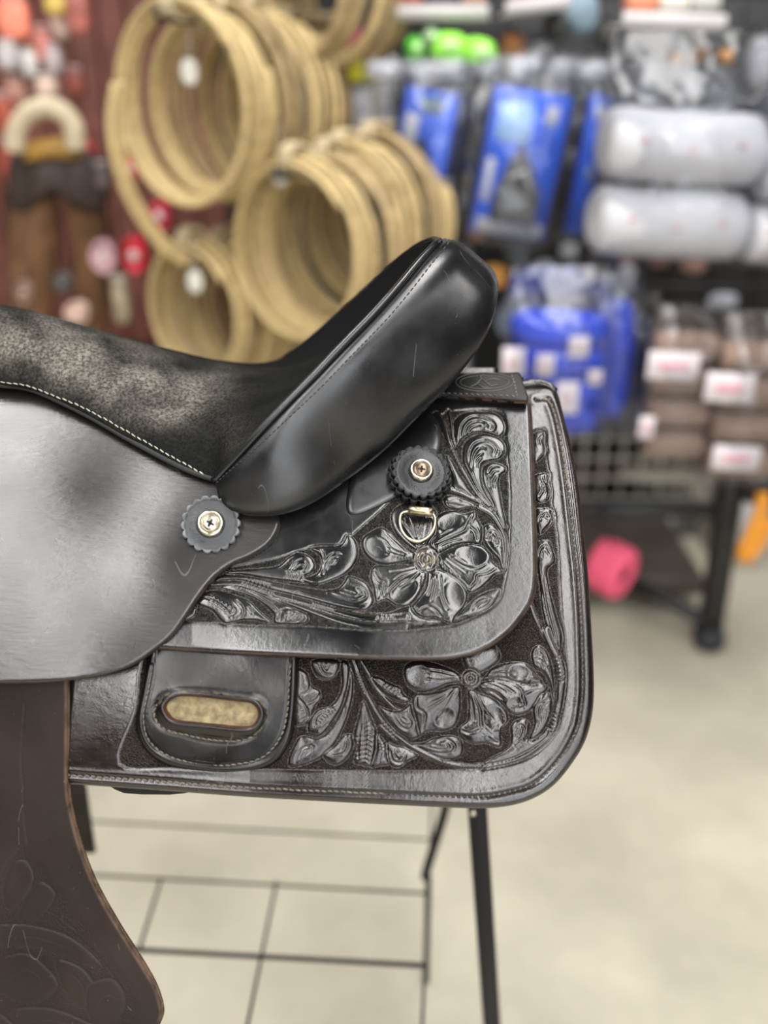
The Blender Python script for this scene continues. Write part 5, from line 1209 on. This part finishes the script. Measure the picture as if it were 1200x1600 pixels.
# blue cloth packs below
c = at(868, 585, .92); k = pk(868, 585, .92)
e = empty('blue_cloth_pack', c, 'royal blue cloth pack with white labels in clear film right of the cantle', 'package')
for i in range(4):
    mb = MB(); mb.pillow(c + np.array([0, .01 * i, (1.5 - i) * .058]), (150 * k, .07, .062), rotm(0, .05, 0), 3.2, wob=.03, seed=i); mb.build('folded_cloth', M_BLUED, e)
for (u_, v_, w_, h_) in [(802, 566, 34, 46), (852, 570, 26, 34), (905, 542, 30, 32), (886, 622, 34, 52), (930, 590, 22, 24)]:
    q = at(u_, v_, .875); mb = MB(); mb.box(q, (w_ * k, .003, h_ * k), bev=.001); lb = mb.build('label', M_LABEL, e)
    mb = MB(); mb.box(q + np.array([0, -.002, -.002]), (w_ * k * .5, .002, h_ * k * .2), bev=.0005); mb.build('label_print', M_RED, lb)
flat_bag(c + np.array([0, 0, .035]), 172 * k, .32, .13, e, M_FILM, 21)
for i, (u_, v_, Yb, m_, lab) in enumerate([(955, 560, 1.02, M_BLUED, 'second blue cloth pack half hidden between blue and taupe packs'), (985, 590, 1.10, M_NAVY, 'navy cloth pack left of the taupe wraps'), (700, 560, 1.12, M_GREY, 'pale grey pack glimpsed between cantle and label strap')]):
    c = at(u_, v_, Yb); k = pk(u_, v_, Yb); e = empty('cloth_pack', c, lab, 'package'); mb = MB(); mb.pillow(c, (66 * k, .05, 190 * k if i < 2 else 90 * k), None, 3.4, wob=.03, seed=i); mb.build('folded_cloth', m_, e)
    flat_bag(c + np.array([0, 0, .02]), 76 * k, 240 * k if i < 2 else 100 * k, .09, e, M_FILM, 31 + i)
# taupe bundles
def tan_bag(u, v, w_, h_, Y, label, labels, seed):
    c = at(u, v, Y); k = pk(u, v, Y); e = empty('bagged_taupe_wraps', c, label, 'bag', 'bagged taupe wraps'); n = 4
    for i in range(n):
        cz = c + np.array([0, 0, h_ * k * (.5 - (i + .5) / n)]); roll(cz, w_ * k, h_ * k / n / 2 * 1.08, M_TAN, 'wrap_roll', e, .05, .05, seed + i)
    for (a, b, sa, sb) in labels:
        q = at(a, b, Y - h_ * k / n / 2 - .012); mb = MB(); mb.box(q, (sa * k, .003, sb * k), rotm(0, .05, 0), bev=.001); lb = mb.build('label', M_LABEL, e)
        mb = MB(); mb.box(q + np.array([0, -.002, 0]), (sa * k * .55, .002, sb * k * .28), rotm(0, .05, 0), bev=.0005); mb.build('label_print', mk('pale red print', (.60, .30, .34), .6), lb)
    flat_bag(c + np.array([0, 0, h_ * k * .07]), w_ * k * 1.07, h_ * k * 1.22, h_ * k / n * 1.5, e, M_FILM, seed)
tan_bag(1060, 618, 100, 210, .90, 'clear bag of taupe rolled wraps nearer the saddle', [(1052, 572, 78, 44), (1010, 668, 24, 36)], 50)
tan_bag(1162, 640, 104, 226, .88, 'clear bag of taupe rolled wraps at the right edge', [(1140, 606, 74, 46), (1150, 716, 74, 40)], 60)
# clutter behind, between the two rows of packs
CL = [(770, 432, 60, 34, (.62, .28, .05), 'orange brown leather strap coil right of the cantle top'), (746, 352, 26, 56, (.50, .20, .08), 'rust leather tab under the blue packs'), (890, 392, 30, 26, (.55, .56, .58), 'grey buckle under the blue packs'), (852, 418, 40, 22, (.38, .40, .42), 'dull metal buckle above the blue cloth'), (898, 428, 24, 24, (.42, .43, .45), 'round grey buckle above the blue cloth'),
      (980, 400, 34, 26, (.40, .22, .14), 'brown leather tip below the white rolls'), (1085, 412, 46, 28, (.26, .14, .11), 'dark rose leather tip below the white rolls'), (978, 436, 30, 50, (.34, .34, .37), 'grey strap end below the white rolls'), (1030, 405, 40, 22, (.22, .10, .07), 'dark brown strap below the white rolls'), (820, 470, 60, 40, (.30, .31, .34), 'grey folded strap above the blue cloth'),
      (930, 470, 70, 40, (.24, .25, .28), 'slate folded strap above the navy pack'), (722, 400, 30, 30, (.30, .30, .32), 'grey ring behind the cantle top'), (792, 500, 30, 60, (.16, .19, .24), 'blue black strap behind the cantle'), (1130, 470, 60, 24, (.30, .30, .34), 'grey rail end above the taupe wraps'), (700, 365, 22, 34, (.42, .44, .46), 'silver snap above the cantle top'), (812, 392, 40, 50, (.10, .11, .12), 'black halter under the largest blue pack')]
for i, (u_, v_, w_, h_, c_, lab) in enumerate(CL):
    c = at(u_, v_, 1.3 + .03 * (i % 3)); k = pk(u_, v_, 1.3); e = empty('tack_piece', c, lab, 'tack'); mb = MB()
    mb.tube(spline([c + np.array([math.cos(a) * w_ * k * .36, 0, math.sin(a) * h_ * k * .36]) for a in np.linspace(.3, 6.0, 9)], 4), min(w_, h_) * k * .20, 8)
    mb.build('loop', mk('tack colour', c_, .45, var=.3, scale=20), e); mb = MB(); mb.box(c + np.array([0, -.004, 0]), (w_ * k * .5, .012, h_ * k * .45), bev=.003); mb.build('keeper', mk('tack keeper', tuple(min(1, x * 1.15) for x in c_), .4), e)

# ------------------------------------------------------------------ steel fixture carrying the packs
fx = empty('display_fixture', (at(1120, 1005, 1.15)[0], 1.15, 0), 'black steel display fixture with wire panels and legs, right of the saddle', 'fixture')
leg_top = at(1120, 700, 1.12); legx = at(1118, 900, 1.13)
gz = at_z(1105, 1012, 0.0)
mb = MB(); mb.box((gz[0], gz[1], .36), (.048, .048, .66), bev=.006); mb.build('leg', M_BLACK, fx)
mb = MB(); mb.box((gz[0], gz[1], .030), (.062, .07, .060), bev=.014); mb.build('foot', mk('black rubber', (.02, .021, .024), .7), fx)
# crossbars
b0 = at(840, 797, gz[1]); b1 = at(1145, 797, gz[1]); zb = b0[2]
mb = MB(); mb.box(((b0[0] + b1[0]) / 2, gz[1], zb), (b1[0] - b0[0], .03, .030), bev=.004); mb.build('crossbar', M_BLACK, fx)
mb = MB(); mb.box((gz[0] + .22, gz[1] - .03, at(1170, 752, gz[1])[2]), (.42, .05, .06), bev=.005); mb.build('crossbar', M_BLACK, fx)
pA = at(930, 880, gz[1] + .25); pB = np.array([gz[0] - .01, gz[1], .07])
mb = MB(); mb.tube([pA, pB], .016, 8); mb.build('brace', M_BLACK, fx)
xl = at(600, 797, gz[1])[0]
for xx in (xl - .9, xl + .02):
    mb = MB(); mb.box((xx, gz[1] + .05, .34), (.045, .045, .68), bev=.006); mb.build('leg', M_BLACK, fx)
# upright wire panels (pale wire below the packs, black behind them)
mw = mk('pale zinc wire', (.42, .40, .35), .4, var=.2)
xa = at(880, 760, gz[1] + .02)[0]; xb_ = gz[0] + .02; z0, z1 = zb + .015, zb + .20
for i in range(10):
    x = xa + (xb_ - xa) * i / 9; mb = MB(); mb.tube([(x, gz[1] + .03, z0), (x, gz[1] + .03, z1)], .0028, 6); mb.build('wire', mw, fx)
for i in range(5):
    z = z0 + (z1 - z0) * i / 4; mb = MB(); mb.tube([(xa, gz[1] + .034, z), (xb_, gz[1] + .034, z)], .0028, 6); mb.build('wire', mw, fx)
mb = MB(); mb.box((.86, 1.66, 1.02), (1.5, .03, .70), bev=.005); mb.build('back_panel', mk('black panel', (.008, .008, .009), .6, var=.3, scale=6), fx)
for i in range(14):
    x = .14 + i * .11; mb = MB(); mb.tube([(x, 1.63, .68), (x, 1.63, 1.36)], .0035, 6); mb.build('wire', M_BLACK, fx)
for i in range(5):
    z = .74 + i * .14; mb = MB(); mb.tube([(.12, 1.62, z), (1.6, 1.62, z)], .0035, 6); mb.build('wire', M_BLACK, fx)
mb = MB(); mb.box((gz[0] - .50, 1.62, .075), (1.06, .62, .05), bev=.006); mb.build('shade_slab', mk('brown grey shade and clutter', (.075, .062, .05), .7, var=.3, scale=8), fx)  # added dark slab, stands for floor shade and clutter under the fixture
# dark merchandise on the floor behind the fixture
for (u0, v0, u1, v1, Y_, c_, nm, lab) in [(935, 815, 1085, 870, 1.75, (.10, .095, .09), 'cardboard_case', 'dark case behind the pink roll under the fixture'), (960, 812, 1050, 850, 1.66, (.30, .28, .26), 'pale_case', 'paler case under the crossbar'), (1140, 760, 1190, 860, 1.55, (.42, .40, .38), 'pale_case', 'pale upright case at the right under the taupe wraps'),
                                       (700, 830, 960, 930, 1.95, (.05, .04, .035), 'cardboard_case', 'long black case standing on the floor at the back'), (1150, 850, 1260, 900, 1.9, (.20, .19, .18), 'cardboard_case', 'grey case on the floor at the right edge'), (-60, 560, 260, 900, 1.9, (.03, .015, .012), 'boot_crate', 'dark crate below the chaps behind the saddle'), (300, 560, 620, 900, 1.95, (.035, .03, .028), 'boot_crate', 'dark crate behind the saddle under the lariats')]:
    a = at(u0, v0, Y_); b = at(u1, v1, Y_); zt = a[2]; mb = MB(); mb.box(((a[0] + b[0]) / 2, Y_ + .08, max(zt, .1) / 2), (abs(b[0] - a[0]), .16, max(zt, .1)), bev=.006); tag(mb.build(nm, mk('case colour', c_, .6, var=.25, scale=8)), lab, 'case')
# pink roll and orange strap
c = at(955, 888, 1.02); k = pk(955, 888, 1.02); e = empty('pink_wrap_roll', c, 'hot pink stretch wrap roll hanging low right of the skirt', 'roll')
R = rotm(.10, .38, .75); G = []
for (q, yy) in [(.30, -.6), (.36, -.85), (.70, -1.0), (.94, -.9), (1.0, -.6), (1.0, .6), (.94, .9), (.7, 1.0), (.36, .85), (.30, .6)]:
    G.append([V(c) + R @ Vector((math.cos(a) * q * .042, yy * .040, math.sin(a) * q * .058)) for a in np.linspace(0, 6.2832, 33)[:-1]])
G.append(G[0]); mb = MB(); mb.grid(G, True); mb.build('roll', M_PINK, e)
mb = MB(); mb.lathe(c, R @ Vector((0, 1, 0)), [(.012, -.036), (.013, -.034), (.013, .034), (.012, .036)], 20); mb.build('core', mk('dark core', (.12, .02, .04), .8), e)
mb = MB(); mb.tube([c + np.array([-.006, 0, .05]), c + np.array([-.010, .02, .12]), (c[0] - .01, gz[1] - .01, zb + .01)], .003, 6); mb.build('hang_cord', M_BLACK, e)
c = at(1172, 838, 1.05); mb = MB(); P = [at(1192, 770, 1.06), at(1188, 800, 1.05), at(1172, 838, 1.04), at(1160, 862, 1.04), at(1166, 872, 1.05), at(1184, 850, 1.06), at(1202, 812, 1.07)]
mb.tube(spline(np.array(P), 6), .014, 8); tag(mb.build('orange_strap', M_ORG), 'orange looped strap hanging at the right edge', 'strap')

# ------------------------------------------------------------------ metal saddle stand
st = empty('saddle_stand', (0, .1, 0), 'black tubular saddle stand with a wire shelf under the saddle', 'stand')
a = np.array([.080, -.010, .86]); b = np.array([.137, -.02, 0.0])
def sqtube(name, a, b, s, mat):
    d = V(b) - V(a); z = d.normalized(); x = z.cross(Vector((0, 1, 0))).normalized(); y = z.cross(x); R = Matrix((x, y, z)).transposed()
    mb = MB(); mb.box((V(a) + V(b)) / 2, (s, s, d.length), R, bev=s * .12); return mb.build(name, mat, st)
M_TUBE = mk('black powder coated tube', (.006, .0065, .009), .45, spec=.25)
sqtube('leg', at(737, 1250, -.01) + np.array([-.02, 0, .28]), (at(766, 1600, -.01) - at(737, 1250, -.01)) / 1.0 * 1.5 + at(737, 1250, -.01) , .0205, M_TUBE)
sqtube('leg', (-.62, -.01, .86), (-.68, -.01, .0), .0205, M_TUBE)
sqtube('top_rail', (-.62, -.01, .86), (.075, -.01, .86), .022, M_TUBE)
mb = MB(); c = at(739, 1270, -.022); mb.lathe(c, (0, -1, .1), [(.004, -.002), (.004, .001), (.0025, .003), (.0005, .0035)], 14); mb.build('bolt', M_NICKEL, st)
sp_ = spline(np.array([(.070, .0, .85), (.098, .14, .68), at(700, 1235, .24), at(694, 1270, .235), at(682, 1310, .225), at(668, 1355, .218), at(664, 1372, .216)]), 6)
mb = MB(); mb.tube(sp_, .0065, 8); mb.build('strut', M_TUBE, st)
zs = .20
def wire(p, q, r, m_=M_TUBE):
    mb = MB(); mb.tube([p, q], r, 6); mb.build('wire', m_, st)
for yv, r in ((1491, .0032), (1378, .0020), (1294, .0018), (1224, .0018)):
    L0 = at_z(120, yv - 12, zs); L1 = at_z(668, yv + 18, zs); wire(L0, L1, r)
for (ua, va, ub, vb) in [(252, 1372, 217, 1486), (432, 1378, 385, 1610), (669, 1392, 658, 1640)]:
    A_ = at_z(ua, va, zs); B_ = at_z(ub, vb, zs); d_ = A_ - B_; wire(A_ + d_ * (1.6 if ua > 600 else .0), B_ - d_ * (0 if ub < 230 else .6), .0022)
for (lx_, ly_) in ((.062, .216), (.056, -.25), (-.64, .335), (-.64, -.25)):
    mb = MB(); mb.tube([(lx_, ly_, zs + .004), (lx_, ly_, .0)], .0045, 8); mb.build('shelf_foot', M_TUBE, st)
wire((-.64, .335, zs), (-.64, -.25, zs), .003); wire((.056, -.25, zs), (-.64, -.25, zs), .003)
